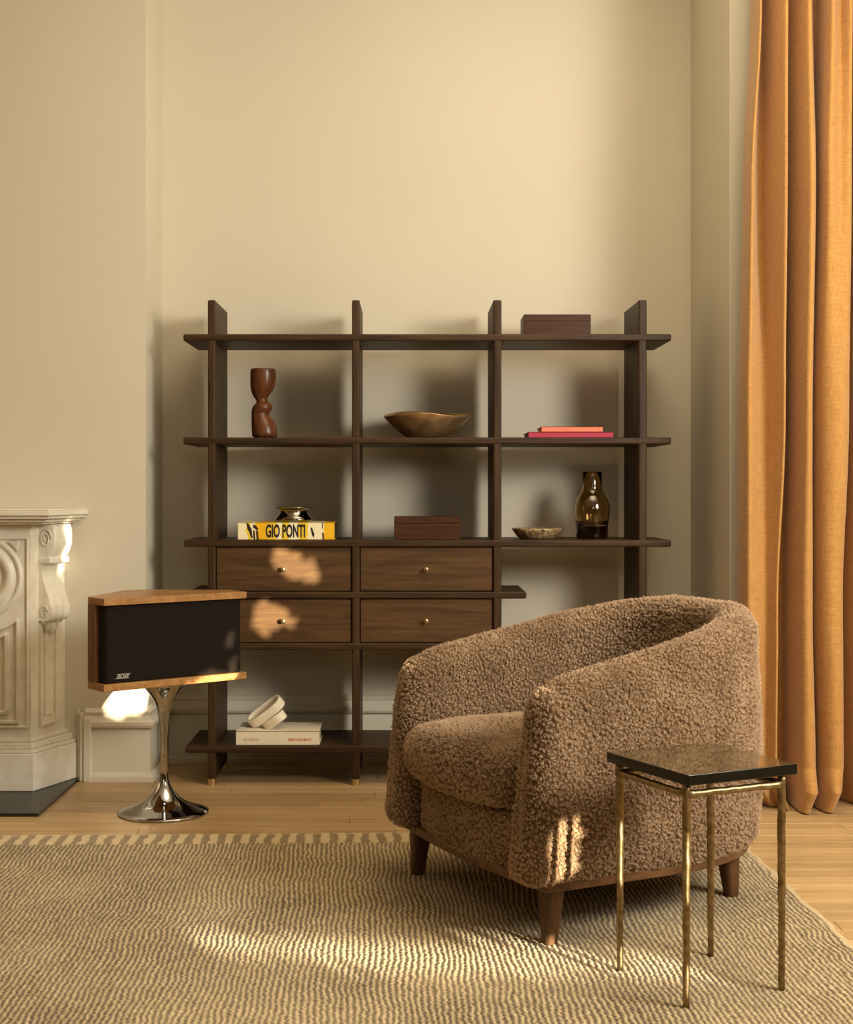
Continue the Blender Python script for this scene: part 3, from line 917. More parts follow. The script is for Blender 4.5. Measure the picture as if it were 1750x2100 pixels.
# books on the right
k = 5.45
r1 = book('book', 'flat crimson book lying under the coral book on the shelf', 'flat books on the upper right shelf', at(1084, 0, k).x, at(1258, 0, k).x, k, k + 0.24, Z2, Z2 + 0.0225, M_PINK)
k2 = 5.47
r2 = book('book', 'coral orange book lying on top of the crimson book', 'flat books on the upper right shelf', at(1111, 0, k2).x, at(1237, 0, k2).x, k2, k2 + 0.19, Z2 + 0.0225, Z2 + 0.0435, M_CORAL)
bm = bmesh.new(); box(bm, at(1227, 0, k2).x, at(1230, 0, k2).x, k2 - 0.0004, k2, Z2 + 0.030, Z2 + 0.036)
from_bm('spine_mark', bm, M_REDINK, r2)
bm = bmesh.new()
for q in range(9):
    box(bm, at(1146 + q * 2.4, 0, k2).x, at(1147.6 + q * 2.4, 0, k2).x, k2 - 0.0004, k2, Z2 + 0.0315, Z2 + 0.0345)
tag(from_bm('spine_print', bm, M_REDINK, r2), kind='stuff')

# two veneered boxes
def wooden_box(px0, px1, Y, z, label):
    x0, x1 = at(px0, 0, Y).x, at(px1, 0, Y).x
    r = thing('keepsake_box', ((x0 + x1) / 2, Y + 0.085, z), label, 'box', 'dark veneered boxes on the shelving unit')
    bm = bmesh.new(); box(bm, x0, x1, Y, Y + 0.17, z, z + 0.060); from_bm('body', bm, M_BOXWOOD, r, bevel=0.0015)
    bm = bmesh.new(); box(bm, x0, x1, Y, Y + 0.17, z + 0.0607, z + 0.0865); from_bm('lid', bm, M_BOXWOOD, r, bevel=0.0015)
wooden_box(1075, 1212, 5.50, Z1, 'dark brown wooden box on the very top shelf at the right')
wooden_box(809, 945, 5.49, Z3, 'dark brown wooden box on the middle shelf above the right drawers')

# amber glass vase
Yv = 5.56; kv = Yv / F_PX
vr = thing('glass_vase', (at(1214.5, 0, Yv).x, Yv, Z3), 'smoked amber glass vase with straight neck on the middle shelf', 'vase')
MT = Matrix.Translation((at(1214.5, 0, Yv).x, Yv, Z3))
bm = bmesh.new()
out = [(0.062, 0.053), (0.0655, 0.073), (0.0685, 0.094), (0.0692, 0.110), (0.0675, 0.130), (0.0615, 0.150), (0.0515, 0.168), (0.0428, 0.181), (0.0388, 0.191), (0.0378, 0.203), (0.0378, 0.258)]
inn = [(r - 0.0032, z) for r, z in out[::-1]]
lathe(bm, [(0.001, 0.050), (0.0615, 0.050)] + out + [(0.0362, 0.2595)] + inn[:-1] + [(0.058, 0.056), (0.05, 0.052), (0.001, 0.0512)], 56, MT)
from_bm('vase_body', bm, M_AMBER, vr, smooth=True)
bm = bmesh.new()
lathe(bm, [(0.001, 0.0), (0.056, 0.0), (0.0605, 0.006), (0.0615, 0.020), (0.0622, 0.0497), (0.001, 0.0497)], 56, MT)
o = from_bm('vase_foot', bm, M_AMBER_DARK, vr, smooth=False, bevel=0.001); o['label'] = 'thick darker glass base'

# little dish
Yd = 5.53
bm = bmesh.new()
lathe(bm, [(0.001, 0.0), (0.060, 0.0), (0.066, 0.002), (0.080, 0.014), (0.093, 0.033), (0.0965, 0.040), (0.0945, 0.0415), (0.088, 0.033), (0.075, 0.015), (0.05, 0.007), (0.001, 0.006)], 48)
o = from_bm('dish', bm, M_DISH, smooth=True); o.location = (at(1101.5, 0, Yd).x, Yd, Z3)
tag(o, 'shallow mottled brown ceramic dish left of the amber vase', 'dish')

# cream book on the bottom shelf, with the ceramic link on it
yc = SF + 0.012
cb = book('book', 'cream white hardback with faint red print on the bottom shelf', None, at(484, 0, yc).x, at(655, 0, yc).x, yc, yc + 0.215, Z6, Z6 + 0.0535, M_CREAMBOOK)
rr = random.Random(2)
for name, p0, p1, py, m in (('spine_author', 500, 530, 1517, M_GREYINK), ('spine_title', 592, 637, 1517, M_REDINK)):
    bm = bmesh.new(); px = p0
    while px < p1:
        w = rr.uniform(1.0, 2.6)
        h = rr.uniform(2.0, 3.0)
        box(bm, at(px, 0, yc).x, at(px + w, 0, yc).x, yc - 0.0004, yc, at(0, py + h, yc).z, at(0, py - h, yc).z)
        px += w + rr.uniform(0.8, 1.8)
    tag(from_bm(name, bm, m, cb), kind='stuff')

def band_ring(name, c, Lx, Mx, ra, rb, width, thick, parent):
    Lx = Vector(Lx).normalized(); Mx = Vector(Mx); Mx = (Mx - Lx * Mx.dot(Lx)).normalized(); Nx = Lx.cross(Mx)
    bm = bmesh.new(); n = 56; rings = []
    for i in range(n):
        th = 2 * PI * i / n
        cs, sn = math.cos(th), math.sin(th)
        e = 2 / 2.6
        px = ra * math.copysign(abs(cs) ** e, cs); py = rb * math.copysign(abs(sn) ** e, sn)
        rad = (Lx * cs / ra + Mx * sn / rb).normalized()
        q = Vector(c) + Lx * px + Mx * py
        rings.append([bm.verts.new(q + rad * a * thick / 2 + Nx * b * width / 2) for a, b in ((1, 1), (1, -1), (-1, -1), (-1, 1))])
    for i in range(n):
        a, b = rings[i], rings[(i + 1) % n]
        for k_ in range(4): bm.faces.new((a[k_], b[k_], b[(k_ + 1) % 4], a[(k_ + 1) % 4]))
    return from_bm(name, bm, M_CERAMIC, parent, bevel=0.002, seg=2, angle=50)
lk = thing('link_sculpture', (at(548, 0, 5.5).x, 5.5, Z6 + 0.0535), 'cream ceramic sculpture of two interlocked links on the cream book', 'sculpture')
zt = Z6 + 0.0535
band_ring('link', (at(545, 0, 5.5).x, 5.5, zt + 0.062), (0.80, -0.05, 0.60), (-0.16, 0.93, 0.34), 0.074, 0.034, 0.036, 0.011, lk)
band_ring('link', (at(563, 0, 5.47).x, 5.475, zt + 0.032), (0.72, -0.30, 0.50), (0.25, 0.93, 0.20), 0.044, 0.028, 0.032, 0.011, lk)

# ------------------------------------------------------------------ loudspeaker on its tulip stand
FLc = Vector((-0.995, 4.70)); uu = Vector((0.785, 0.62)).normalized(); vv = Vector((-uu.y, uu.x))
SW = 0.549; ST, SBZ = 0.758, 0.451; PT = 0.024
def sp2(u, v): q = FLc + uu * u + vv * v; return (q.x, q.y)
st_c = sp2(SW / 2, 0.10)
sr = thing('loudspeaker', (st_c[0], st_c[1], SBZ), 'wide black-grilled loudspeaker cabinet with teak top on chrome stand', 'speaker')
side = 0.118
plan = [sp2(0, 0), sp2(SW, 0), sp2(SW, side), sp2(SW / 2 + 0.03, 0.33), sp2(SW / 2 - 0.03, 0.33), sp2(0, side)]
bm = bmesh.new(); prism(bm, plan, ST - PT, ST); from_bm('top_panel', bm, M_CAB, sr, bevel=0.002)
bm = bmesh.new(); prism(bm, plan, SBZ, SBZ + PT); from_bm('bottom_panel', bm, M_CAB, sr, bevel=0.002)
M_CABZ = wood('teak_side', srgb(88, 52, 26), srgb(132, 86, 48), 2, 1.6, 0.4)
for u0, u1 in ((0.0, 0.018), (SW - 0.018, SW)):
    bm = bmesh.new(); prism(bm, [sp2(u0, 0.062), sp2(u1, 0.062), sp2(u1, side), sp2(u0, side)], SBZ + PT, ST - PT)
    from_bm('side_panel', bm, M_CABZ, sr)
e = 0.012
bm = bmesh.new(); prism(bm, [sp2(e, 0.063), sp2(SW - e, 0.063), sp2(SW - e, side), sp2(SW / 2, 0.31), sp2(e, side)], SBZ + PT, ST - PT)
from_bm('cabinet_core', bm, M_GRILLE_BLACK, sr)
bm = bmesh.new(); prism(bm, [sp2(0.012, 0.022), sp2(0.020, 0.014), sp2(SW - 0.020, 0.014), sp2(SW - 0.012, 0.022), sp2(SW - 0.012, 0.062), sp2(0.012, 0.062)], SBZ + PT + 0.001, ST - PT - 0.001)
gr = from_bm('grille', bm, M_GRILLE, sr, bevel=0.004, seg=3)
q = sp2(0.052, 0.0128)
o = link_mesh('logo', text_mesh('BOSE', 0.0175, (q[0], q[1], SBZ + PT + 0.016), (uu.x, uu.y, 0), (0, 0, 1), sx=1.05, bold=0.0004, shear=0.45, depth=0.0008), M_LOGO, gr)
bm = bmesh.new()
for a_, b_, z_ in ((0.046, 0.098, 0.0142), (0.052, 0.106, 0.0292)):
    p0, p1 = sp2(a_, 0.0126), sp2(b_, 0.0126)
    zz = SBZ + PT + z_
    vs = [bm.verts.new(p) for p in ((p0[0], p0[1], zz), (p1[0], p1[1], zz), (p1[0], p1[1], zz + 0.0011), (p0[0], p0[1], zz + 0.0011))]
    ws = [bm.verts.new((v.co.x + vv.x * 0.001, v.co.y + vv.y * 0.001, v.co.z)) for v in vs]
    bm.faces.new(vs); bm.faces.new(ws[::-1])
    for i in range(4): bm.faces.new((vs[i], ws[i], ws[(i + 1) % 4], vs[(i + 1) % 4]))
from_bm('logo_bars', bm, M_LOGO, gr)
ss = thing('speaker_stand', (st_c[0], st_c[1], 0), 'polished chrome tulip stand with round flared foot on the oak floor', 'stand')
MT = Matrix.Translation((st_c[0], st_c[1], 0))
bm = bmesh.new()
prof = [(0.001, 0.0), (0.150, 0.0), (0.1555, 0.002), (0.1560, 0.006), (0.153, 0.009), (0.140, 0.0135), (0.118, 0.0200), (0.095, 0.0285), (0.074, 0.0395), (0.056, 0.053), (0.042, 0.069), (0.031, 0.085), (0.0235, 0.100), (0.0185, 0.114), (0.0160, 0.127), (0.0150, 0.140)]
lathe(bm, prof, 72, MT); from_bm('base', bm, M_CHROME, ss, smooth=True)
bm = bmesh.new()
lathe(bm, [(0.0138, 0.1395), (0.0146, 0.141), (0.0146, 0.29), (0.0172, 0.322), (0.0205, 0.345), (0.0250, 0.367), (0.0330, 0.386), (0.0440, 0.404), (0.0580, 0.424), (0.072, 0.440), (0.085, 0.4508), (0.001, 0.4508)], 64, MT); from_bm('stem', bm, M_CHROME, ss, smooth=True)

# ------------------------------------------------------------------ curtain
def catmull(P, n):
    P = np.array(P, float); m = len(P)
    t = np.linspace(0, m - 1, n); i = np.clip(t.astype(int), 0, m - 2); f = (t - i)[:, None]
    p0, p1, p2, p3 = P[np.maximum(i - 1, 0)], P[i], P[i + 1], P[np.minimum(i + 2, m - 1)]
    return 0.5 * (2 * p1 + (p2 - p0) * f + (2 * p0 - 5 * p1 + 4 * p2 - p3) * f ** 2 + (3 * p1 - p0 - 3 * p2 + p3) * f ** 3)
# cross-sections: (pixel x, depth) for the same 25 stations at several heights (pixel y)
CUR = [
 (-250, [(1552, 5.12), (1556, 5.08), (1562, 5.06), (1568, 5.10), (1574, 5.14), (1586, 5.08), (1603, 5.045), (1606, 5.09), (1604, 5.13), (1612, 5.135), (1626, 5.09), (1644, 5.05), (1656, 5.08), (1666, 5.125), (1676, 5.10), (1690, 5.05), (1708, 5.07), (1729, 5.05), (1736, 5.10), (1736, 5.14), (1748, 5.12), (1766, 5.05), (1778, 5.08), (1780, 5.14), (1800, 5.10), (1830, 5.05), (1842, 5.12), (1870, 5.06)]),
 (0, [(1540, 5.12), (1543, 5.08), (1550, 5.055), (1556, 5.10), (1564, 5.14), (1580, 5.08), (1600, 5.045), (1604, 5.09), (1602, 5.13), (1611, 5.135), (1626, 5.09), (1646, 5.05), (1658, 5.08), (1670, 5.125), (1678, 5.10), (1692, 5.05), (1712, 5.07), (1731, 5.05), (1736, 5.10), (1734, 5.14), (1745, 5.12), (1764, 5.05), (1776, 5.08), (1778, 5.14), (1800, 5.10), (1830, 5.05), (1842, 5.12), (1870, 5.06)]),
 (400, [(1523, 5.12), (1525, 5.08), (1532, 5.055), (1543, 5.085), (1560, 5.12), (1582, 5.07), (1599, 5.045), (1602, 5.09), (1600, 5.14), (1612, 5.145), (1624, 5.09), (1646, 5.04), (1660, 5.06), (1663, 5.13), (1668, 5.11), (1682, 5.045), (1708, 5.05), (1730, 5.05), (1734, 5.10), (1732, 5.15), (1738, 5.13), (1758, 5.05), (1780, 5.07), (1782, 5.14), (1800, 5.10), (1830, 5.05), (1842, 5.12), (1870, 5.06)]),
 (860, [(1514, 5.12), (1516, 5.08), (1526, 5.055), (1544, 5.07), (1566, 5.085), (1584, 5.06), (1595, 5.045), (1598, 5.09), (1596, 5.15), (1612, 5.15), (1620, 5.09), (1638, 5.04), (1652, 5.055), (1655, 5.13), (1658, 5.11), (1670, 5.055), (1700, 5.035), (1724, 5.05), (1728, 5.10), (1726, 5.15), (1732, 5.12), (1752, 5.06), (1778, 5.06), (1782, 5.14), (1800, 5.10), (1830, 5.05), (1842, 5.12), (1870, 5.06)]),
 (1250, [(1512, 5.12), (1514, 5.08), (1524, 5.055), (1540, 5.06), (1560, 5.07), (1572, 5.06), (1581, 5.05), (1584, 5.10), (1582, 5.15), (1606, 5.15), (1616, 5.09), (1634, 5.045), (1652, 5.055), (1656, 5.12), (1659, 5.11), (1668, 5.065), (1690, 5.045), (1713, 5.055), (1717, 5.10), (1716, 5.15), (1724, 5.13), (1744, 5.07), (1772, 5.06), (1778, 5.14), (1800, 5.10), (1830, 5.05), (1842, 5.12), (1870, 5.06)]),
 (1560, [(1522, 5.12), (1524, 5.08), (1534, 5.055), (1548, 5.06), (1562, 5.07), (1572, 5.06), (1580, 5.05), (1584, 5.10), (1586, 5.15), (1606, 5.15), (1618, 5.09), (1634, 5.045), (1656, 5.045), (1664, 5.10), (1667, 5.11), (1674, 5.065), (1692, 5.04), (1712, 5.045), (1718, 5.09), (1718, 5.15), (1728, 5.13), (1746, 5.08), (1772, 5.06), (1778, 5.14), (1800, 5.10), (1830, 5.05), (1842, 5.12), (1870, 5.06)]),
 (1605, [(1540, 5.12), (1542, 5.08), (1550, 5.055), (1560, 5.06), (1572, 5.07), (1582, 5.055), (1590, 5.045), (1594, 5.10), (1594, 5.15), (1608, 5.15), (1618, 5.09), (1634, 5.03), (1656, 5.025), (1664, 5.09), (1666, 5.11), (1674, 5.06), (1692, 5.025), (1708, 5.04), (1712, 5.10), (1712, 5.16), (1728, 5.14), (1746, 5.08), (1772, 5.06), (1778, 5.14), (1800, 5.10), (1830, 5.05), (1842, 5.12), (1870, 5.06)]),
 (1650, [(1560, 5.13), (1566, 5.10), (1574, 5.08), (1582, 5.08), (1590, 5.08), (1600, 5.06), (1606, 5.06), (1608, 5.10), (1608, 5.14), (1614, 5.15), (1618, 5.10), (1626, 5.045), (1641, 5.035), (1652, 5.09), (1658, 5.11), (1666, 5.07), (1678, 5.04), (1692, 5.045), (1698, 5.10), (1700, 5.16), (1726, 5.15), (1746, 5.11), (1772, 5.09), (1778, 5.14), (1800, 5.10), (1830, 5.05), (1842, 5.12), (1870, 5.06)]),
]
def curtain():
    ns, nz = 560, 190
    rows = []
    zs_ = []
    for py, st in CUR:
        rows.append(catmull(st, ns)); zs_.append(CAM_H - (py - CY) * 5.08 / F_PX)
    rows = np.array(rows); zs_ = np.array(zs_)
    zs_[-1] = 0.004
    zz = np.concatenate([np.linspace(3.35, 0.26, 130), np.linspace(0.255, 0.004, nz - 130)])
    V = np.zeros((nz, ns, 3))
    for i, z in enumerate(zz):
        # smooth interpolation between the rows
        zi = np.interp(-z, -zs_, np.arange(len(zs_)))
        a = min(int(zi), len(zs_) - 2); f = zi - a
        p = [rows[max(a - 1, 0)], rows[a], rows[a + 1], rows[min(a + 2, len(rows) - 1)]]
        if a >= len(rows) - 3 or a == 0:
            r = p[1] * (1 - f) + p[2] * f
        else:
            r = p[1] * (1 - (f * f * (3 - 2 * f))) + p[2] * (f * f * (3 - 2 * f))
        V[i, :, 0] = (r[:, 0] - CX) * r[:, 1] / F_PX
        V[i, :, 1] = 5.085 + np.where(r[:, 1] < 5.10, 2.5, 1.35) * (r[:, 1] - 5.10)
        V[i, :, 2] = z
    P = V.reshape(-1, 3)
    w = (vnoise(P * np.array([1, 1, 0.25]), 14, 5) - 0.5) * 0.012 + (vnoise(P * np.array([1, 1, .5]), 40, 6) - 0.5) * 0.003
    P[:, 1] += w
    me = grid_mesh('curtain', P.reshape(nz, ns, 3))
    o = link_mesh('curtain', me, M_CURTAIN)
    s = o.modifiers.new('thick', 'SOLIDIFY'); s.thickness = 0.0025; s.offset = 1
    tag(settle(o), 'full-length ochre linen curtain hanging in deep folds at the right', 'curtain')
curtain()

# ------------------------------------------------------------------ rug
def rug():
    W, D = 2.75, 2.10
    ang = math.radians(1.7)
    corner = Vector((1.052, 4.645, 0))          # far right corner
    nu, nv = 860, 640
    u = np.linspace(0, W, nu); v = np.linspace(0, D, nv)      # u from the right edge leftwards, v towards the camera
    U, Vv = np.meshgrid(u, v, indexing='ij')
    P = np.stack([U.ravel(), Vv.ravel(), np.zeros(U.size)], 1)
    pitch = 0.0138
    wob = (vnoise(P, 5, 1) - 0.5) * 0.022 + (vnoise(P, 16, 2) - 0.5) * 0.0075 + (vnoise(P * np.array([1, 2, 1]), 70, 8) - 0.5) * 0.0055
    ph = (P[:, 0] + wob) / pitch
    ridge = 0.5 + 0.5 * np.cos(2 * PI * ph)
    colid = np.floor(ph + 0.5)
    rowpitch = 0.0105
    rp = (P[:, 1] + 0.5 * rowpitch * (colid % 2) + (vnoise(P, 60, 3) - 0.5) * 0.004) / rowpitch
    loop = 0.5 + 0.5 * np.cos(2 * PI * rp)
    fuzz = vnoise(P, 260, 4)
    h = 0.0034 * ridge ** 0.7 * (0.40 + 0.60 * loop) + 0.0018 * fuzz
    yarn = 0.10 + 0.90 * np.clip(ridge ** 1.3 * (0.60 + 0.40 * loop) * 1.15 - 0.05, 0, 1) * (0.55 + 0.45 * vnoise(P, 50, 9) + 0.35 * vnoise(P * np.array([1, 1.6, 1]), 130, 27)) + (vnoise(P, 5, 10) - 0.5) * 0.22 + (vnoise(P, 180, 17) - .5) * 0.25
    # woven end band
    vb = P[:, 1] + (vnoise(P, 30, 12) - 0.5) * 0.012
    blk = ((P[:, 0] + (vnoise(P, 25, 13) - .5) * .010) / 0.0505) % 1.0
    tri = np.clip((np.abs(blk - 0.5) - 0.25) * 12 + 0.5, 0, 1)
    inb = np.clip((0.134 - vb) * 120, 0, 1)
    yarn = yarn * (1 - inb) + inb * (0.32 + 0.62 * tri + (fuzz - .5) * .2)
    h = h * (1 - inb) + inb * (0.0025 + 0.002 * tri + 0.002 * fuzz)
    edge = np.clip((0.014 - vb) * 200, 0, 1)
    yarn = yarn * (1 - edge) + edge * 0.85
    e = np.minimum(np.minimum(P[:, 0], W - P[:, 0]), np.minimum(P[:, 1], D - P[:, 1]))
    selv = np.clip((0.020 - P[:, 0]) * 200, 0, 1); yarn = yarn * (1 - selv) + selv * (0.6 + 0.3 * loop)
    h = 0.009 + h
    z = np.where(e < 0.006, 0.0015 + (h - 0.0015) * np.sqrt(np.clip(1 - ((0.006 - e) / 0.006) ** 2, 0, 1)), h)
    z[e <= 1e-6] = 0.0005
    ca, sa = math.cos(ang), math.sin(ang)
    ax = np.array([-ca, -sa, 0]); ay = np.array([sa, -ca, 0])
    uu_ = P[:, 0] + np.where(P[:, 0] < 0.1, (vnoise(P, 18, 21) - 0.5) * 0.012, 0)
    vv_ = P[:, 1] + np.where(P[:, 1] < 0.1, (vnoise(P, 18, 22) - 0.5) * 0.010, 0)
    Q = np.array(corner)[None] + uu_[:, None] * ax + vv_[:, None] * ay
    Q[:, 2] = z
    me = grid_mesh('rug', Q.reshape(nu, nv, 3)[:, ::-1])
    yr = yarn.reshape(nu, nv)[:, ::-1].ravel().astype(np.float32)
    a = me.attributes.new('yarn', 'FLOAT', 'POINT'); a.data.foreach_set('value', np.clip(yr, 0, 1))
    o = link_mesh('rug', me, M_RUG)
    tag(settle(o), 'large hand-woven cream and tan striped wool rug on the oak floor', 'rug')
rug()
RUGZ = 0.0115

# ------------------------------------------------------------------ armchair
CM = Vector((0.189, 3.805)); ca_ = Vector((0.448, -0.893)).normalized(); cb_ = Vector((-ca_.y, ca_.x))
def loc2w(A):
    """(n, 3) array of (a, b, z) -> world"""
    return np.stack([CM.x + A[:, 0] * ca_.x + A[:, 1] * cb_.x, CM.y + A[:, 0] * ca_.y + A[:, 1] * cb_.y, A[:, 2]], 1)
chair = thing('armchair', (CM.x + cb_.x * 0.35, CM.y + cb_.y * 0.35, RUGZ), 'brown curly shearling tub armchair with tapered wooden legs on the rug', 'armchair')

def furry(me, amp=1.0):
    n = len(me.vertices)
    co = np.empty(n * 3, np.float32); me.vertices.foreach_get('co', co); co = co.reshape(-1, 3)
    no = np.empty(n * 3, np.float32); me.vertices.foreach_get('normal', no); no = no.reshape(-1, 3)
    wp = co + 0.006 * np.stack([vnoise(co, 90, 31), vnoise(co, 90, 32), vnoise(co, 90, 33)], 1)
    f1 = worley(wp, 0.0085, 3)
    f2 = worley(wp + 3.3, 0.0050, 9)
    big = vnoise(co, 16, 41) * 0.6 + vnoise(co, 34, 42) * 0.4
    d = 0.0062 * np.clip(1 - f1 / 0.85, 0, 1) ** 0.8 + 0.0030 * np.clip(1 - f2 / 0.85, 0, 1) + 0.007 * (big - 0.5) - 0.006
    d *= amp
    co = co + no * d[:, None]
    me.vertices.foreach_set('co', co.ravel())
    me.update()

def strands(o, count):
    md = o.modifiers.new('curly_pile', 'PARTICLE_SYSTEM')
    ps = md.particle_system.settings
    ps.type = 'HAIR'
    ps.count = count
    ps.hair_length = 0.0075
    ps.hair_step = 3
    ps.display_step = 3; ps.render_step = 3
    ps.emit_from = 'FACE'
    ps.child_type = 'INTERPOLATED'
    ps.child_percent = 1
    ps.rendered_child_count = 7
    ps.child_length = 1.0
    ps.clump_factor = 0.85
    ps.roughness_1 = 0.004; ps.roughness_1_size = 0.02
    ps.roughness_2 = 0.006; ps.roughness_2_size = 0.01
    ps.kink = 'CURL'; ps.kink_amplitude = 0.0025; ps.kink_frequency = 2.0
    ps.root_radius = 0.55; ps.tip_radius = 0.3; ps.radius_scale = 0.001
    ps.material = 1

def chair_shell():
    HW, BST, BBK = 0.405, 0.30, 0.800
    T = 0.118
    # outer plan curve, from the left front to the right front
    pts = []
    for b in np.linspace(0.0, BST, 40)[:-1]: pts.append((-HW, b))
    n = 2.45
    for th in np.linspace(PI, 0, 160):
        c, s = math.cos(th), math.sin(th)
        pts.append((math.copysign(abs(c) ** (2 / n), c) * HW, BST + (BBK - BST) * abs(s) ** (2 / n)))
    for b in np.linspace(BST, 0.0, 40)[1:]: pts.append((HW, b))
    pts = np.array(pts)
    seg = np.r_[0, np.cumsum(np.linalg.norm(np.diff(pts, axis=0), axis=1))]
    NU = 860
    s = np.linspace(0, seg[-1], NU)
    pl = np.stack([np.interp(s, seg, pts[:, 0]), np.interp(s, seg, pts[:, 1])], 1)
    k = np.ones(25) / 25
    tg = np.gradient(pl, axis=0)
    tg = np.stack([np.convolve(np.pad(tg[:, i], 12, 'edge'), k, 'valid') for i in (0, 1)], 1)
    tg /= np.linalg.norm(tg, axis=1)[:, None]
    nrm = np.stack([-tg[:, 1], tg[:, 0]], 1)       # outward for this travel direction
    mid = np.array([0, 0.3])
    sg = np.sign(((pl - mid) * nrm).sum(1))[:, None]; nrm = nrm * sg
    # section as (inward offset o, z fraction) loop
    R = 0.052
    def section(h, inset=0.0):
        zb, zi = 0.160, 0.300
        P = []
        def arc(cx, cz, r, a0, a1, m):
            for t in np.linspace(a0, a1, m): P.append((cx + r * math.cos(t), cz + r * math.sin(t)))
        o0, o1 = 0.0 + inset, T - inset
        rb = 0.045
        r = min(R, (o1 - o0) / 2 - 0.0005)
        r = max(r, 0.002)
        rb2 = max(0.003, min(rb, (o1 - o0) / 2 - 0.0005))
        arc(o0 + rb2, zb + inset + rb2, rb2, 1.5 * PI, PI, 24)
        zt = h - inset
        for z in np.linspace(zb + inset + rb2, zt - r, 210)[1:-1]: P.append((o0, z))
        arc(o0 + r, zt - r, r, PI, PI / 2, 26)
        arc(o1 - r, zt - r, r, PI / 2, 0, 26)
        for z in np.linspace(zt - r, zb + inset + 0.004, 170)[1:-1]: P.append((o1, z))
        P.append((o1 - 0.002, zb + inset + 0.001))
        return np.array(P)
    def top(b): return 0.648 + 0.150 * np.clip(b / 0.78, 0, 1)
    secs = []
    # rounded front end, left; then the run; then rounded front end, right
    K = 16; re = 0.047
    for j in range(K):
        t = j / K * PI / 2
        secs.append((0, re * (1 - math.sin(t)), -re * math.cos(t)))
    for j in range(NU): secs.append((j, 0.0, 0.0))
    for j in range(K - 1, -1, -1):
        t = j / K * PI / 2
        secs.append((NU - 1, re * (1 - math.sin(t)), -re * math.cos(t)))
    V = []
    for j, inset, fwd in secs:
        p, nn = pl[j], nrm[j]
        S = section(float(top(p[1])) - 0.016 * max(0.0, 1 - p[1] / 0.07) ** 2 - 0.5 * inset, inset)
        o, z = S[:, 0], S[:, 1]
        # slight belly of the outside wall, slight lean of the inside
        f = np.clip((z - 0.15) / 0.5, 0, 1)
        outer = (o < T / 2)
        o2 = o - np.where(outer, 0.012 * np.sin(np.clip(f, 0, 1) * PI), 0.0)
        a = p[0] - nn[0] * o2; b = p[1] - nn[1] * o2 + fwd
        w = np.clip((0.30 - p[1]) / 0.30, 0, 1) ** 1.5
        b = b - w * (0.050 - 0.056 * f)
        V.append(np.stack([a, b, z], 1))
    V = np.array(V)
    nu, nv = V.shape[:2]
    # collapse ends into the middle of the front face
    for e_ in (0, -1):
        V[e_, :, 0] = V[e_, :, 0].mean() * 0.35 + V[e_, :, 0] * 0.65
    Wd = loc2w(V.reshape(-1, 3)).reshape(nu, nv, 3)
    me = grid_mesh('tub_shell', Wd, closed_v=True)
    return me, V

me, Vs = chair_shell()
# close the two front ends with a fan-free cap: bridge opposite sides of the end loop
def cap_end(me, nu, nv, row):
    base = row * nv
    faces = []
    i, j = 1, nv - 1
    bm = bmesh.new(); bm.from_mesh(me); bm.verts.ensure_lookup_table()
    loop = [bm.verts[base + q] for q in range(nv)]
    f = bm.faces.new(loop if row else loop[::-1])
    bmesh.ops.triangulate(bm, faces=[f]); bmesh.ops.recalc_face_normals(bm, faces=bm.faces)
    for f in bm.faces: f.smooth = True
    bm.to_mesh(me); bm.free()
cap_end(me, *Vs.shape[:2], 0); cap_end(me, *Vs.shape[:2], Vs.shape[0] - 1)
me.update(); furry(me)
strands(link_mesh('tub_shell', me, M_FUR, chair), 46000)

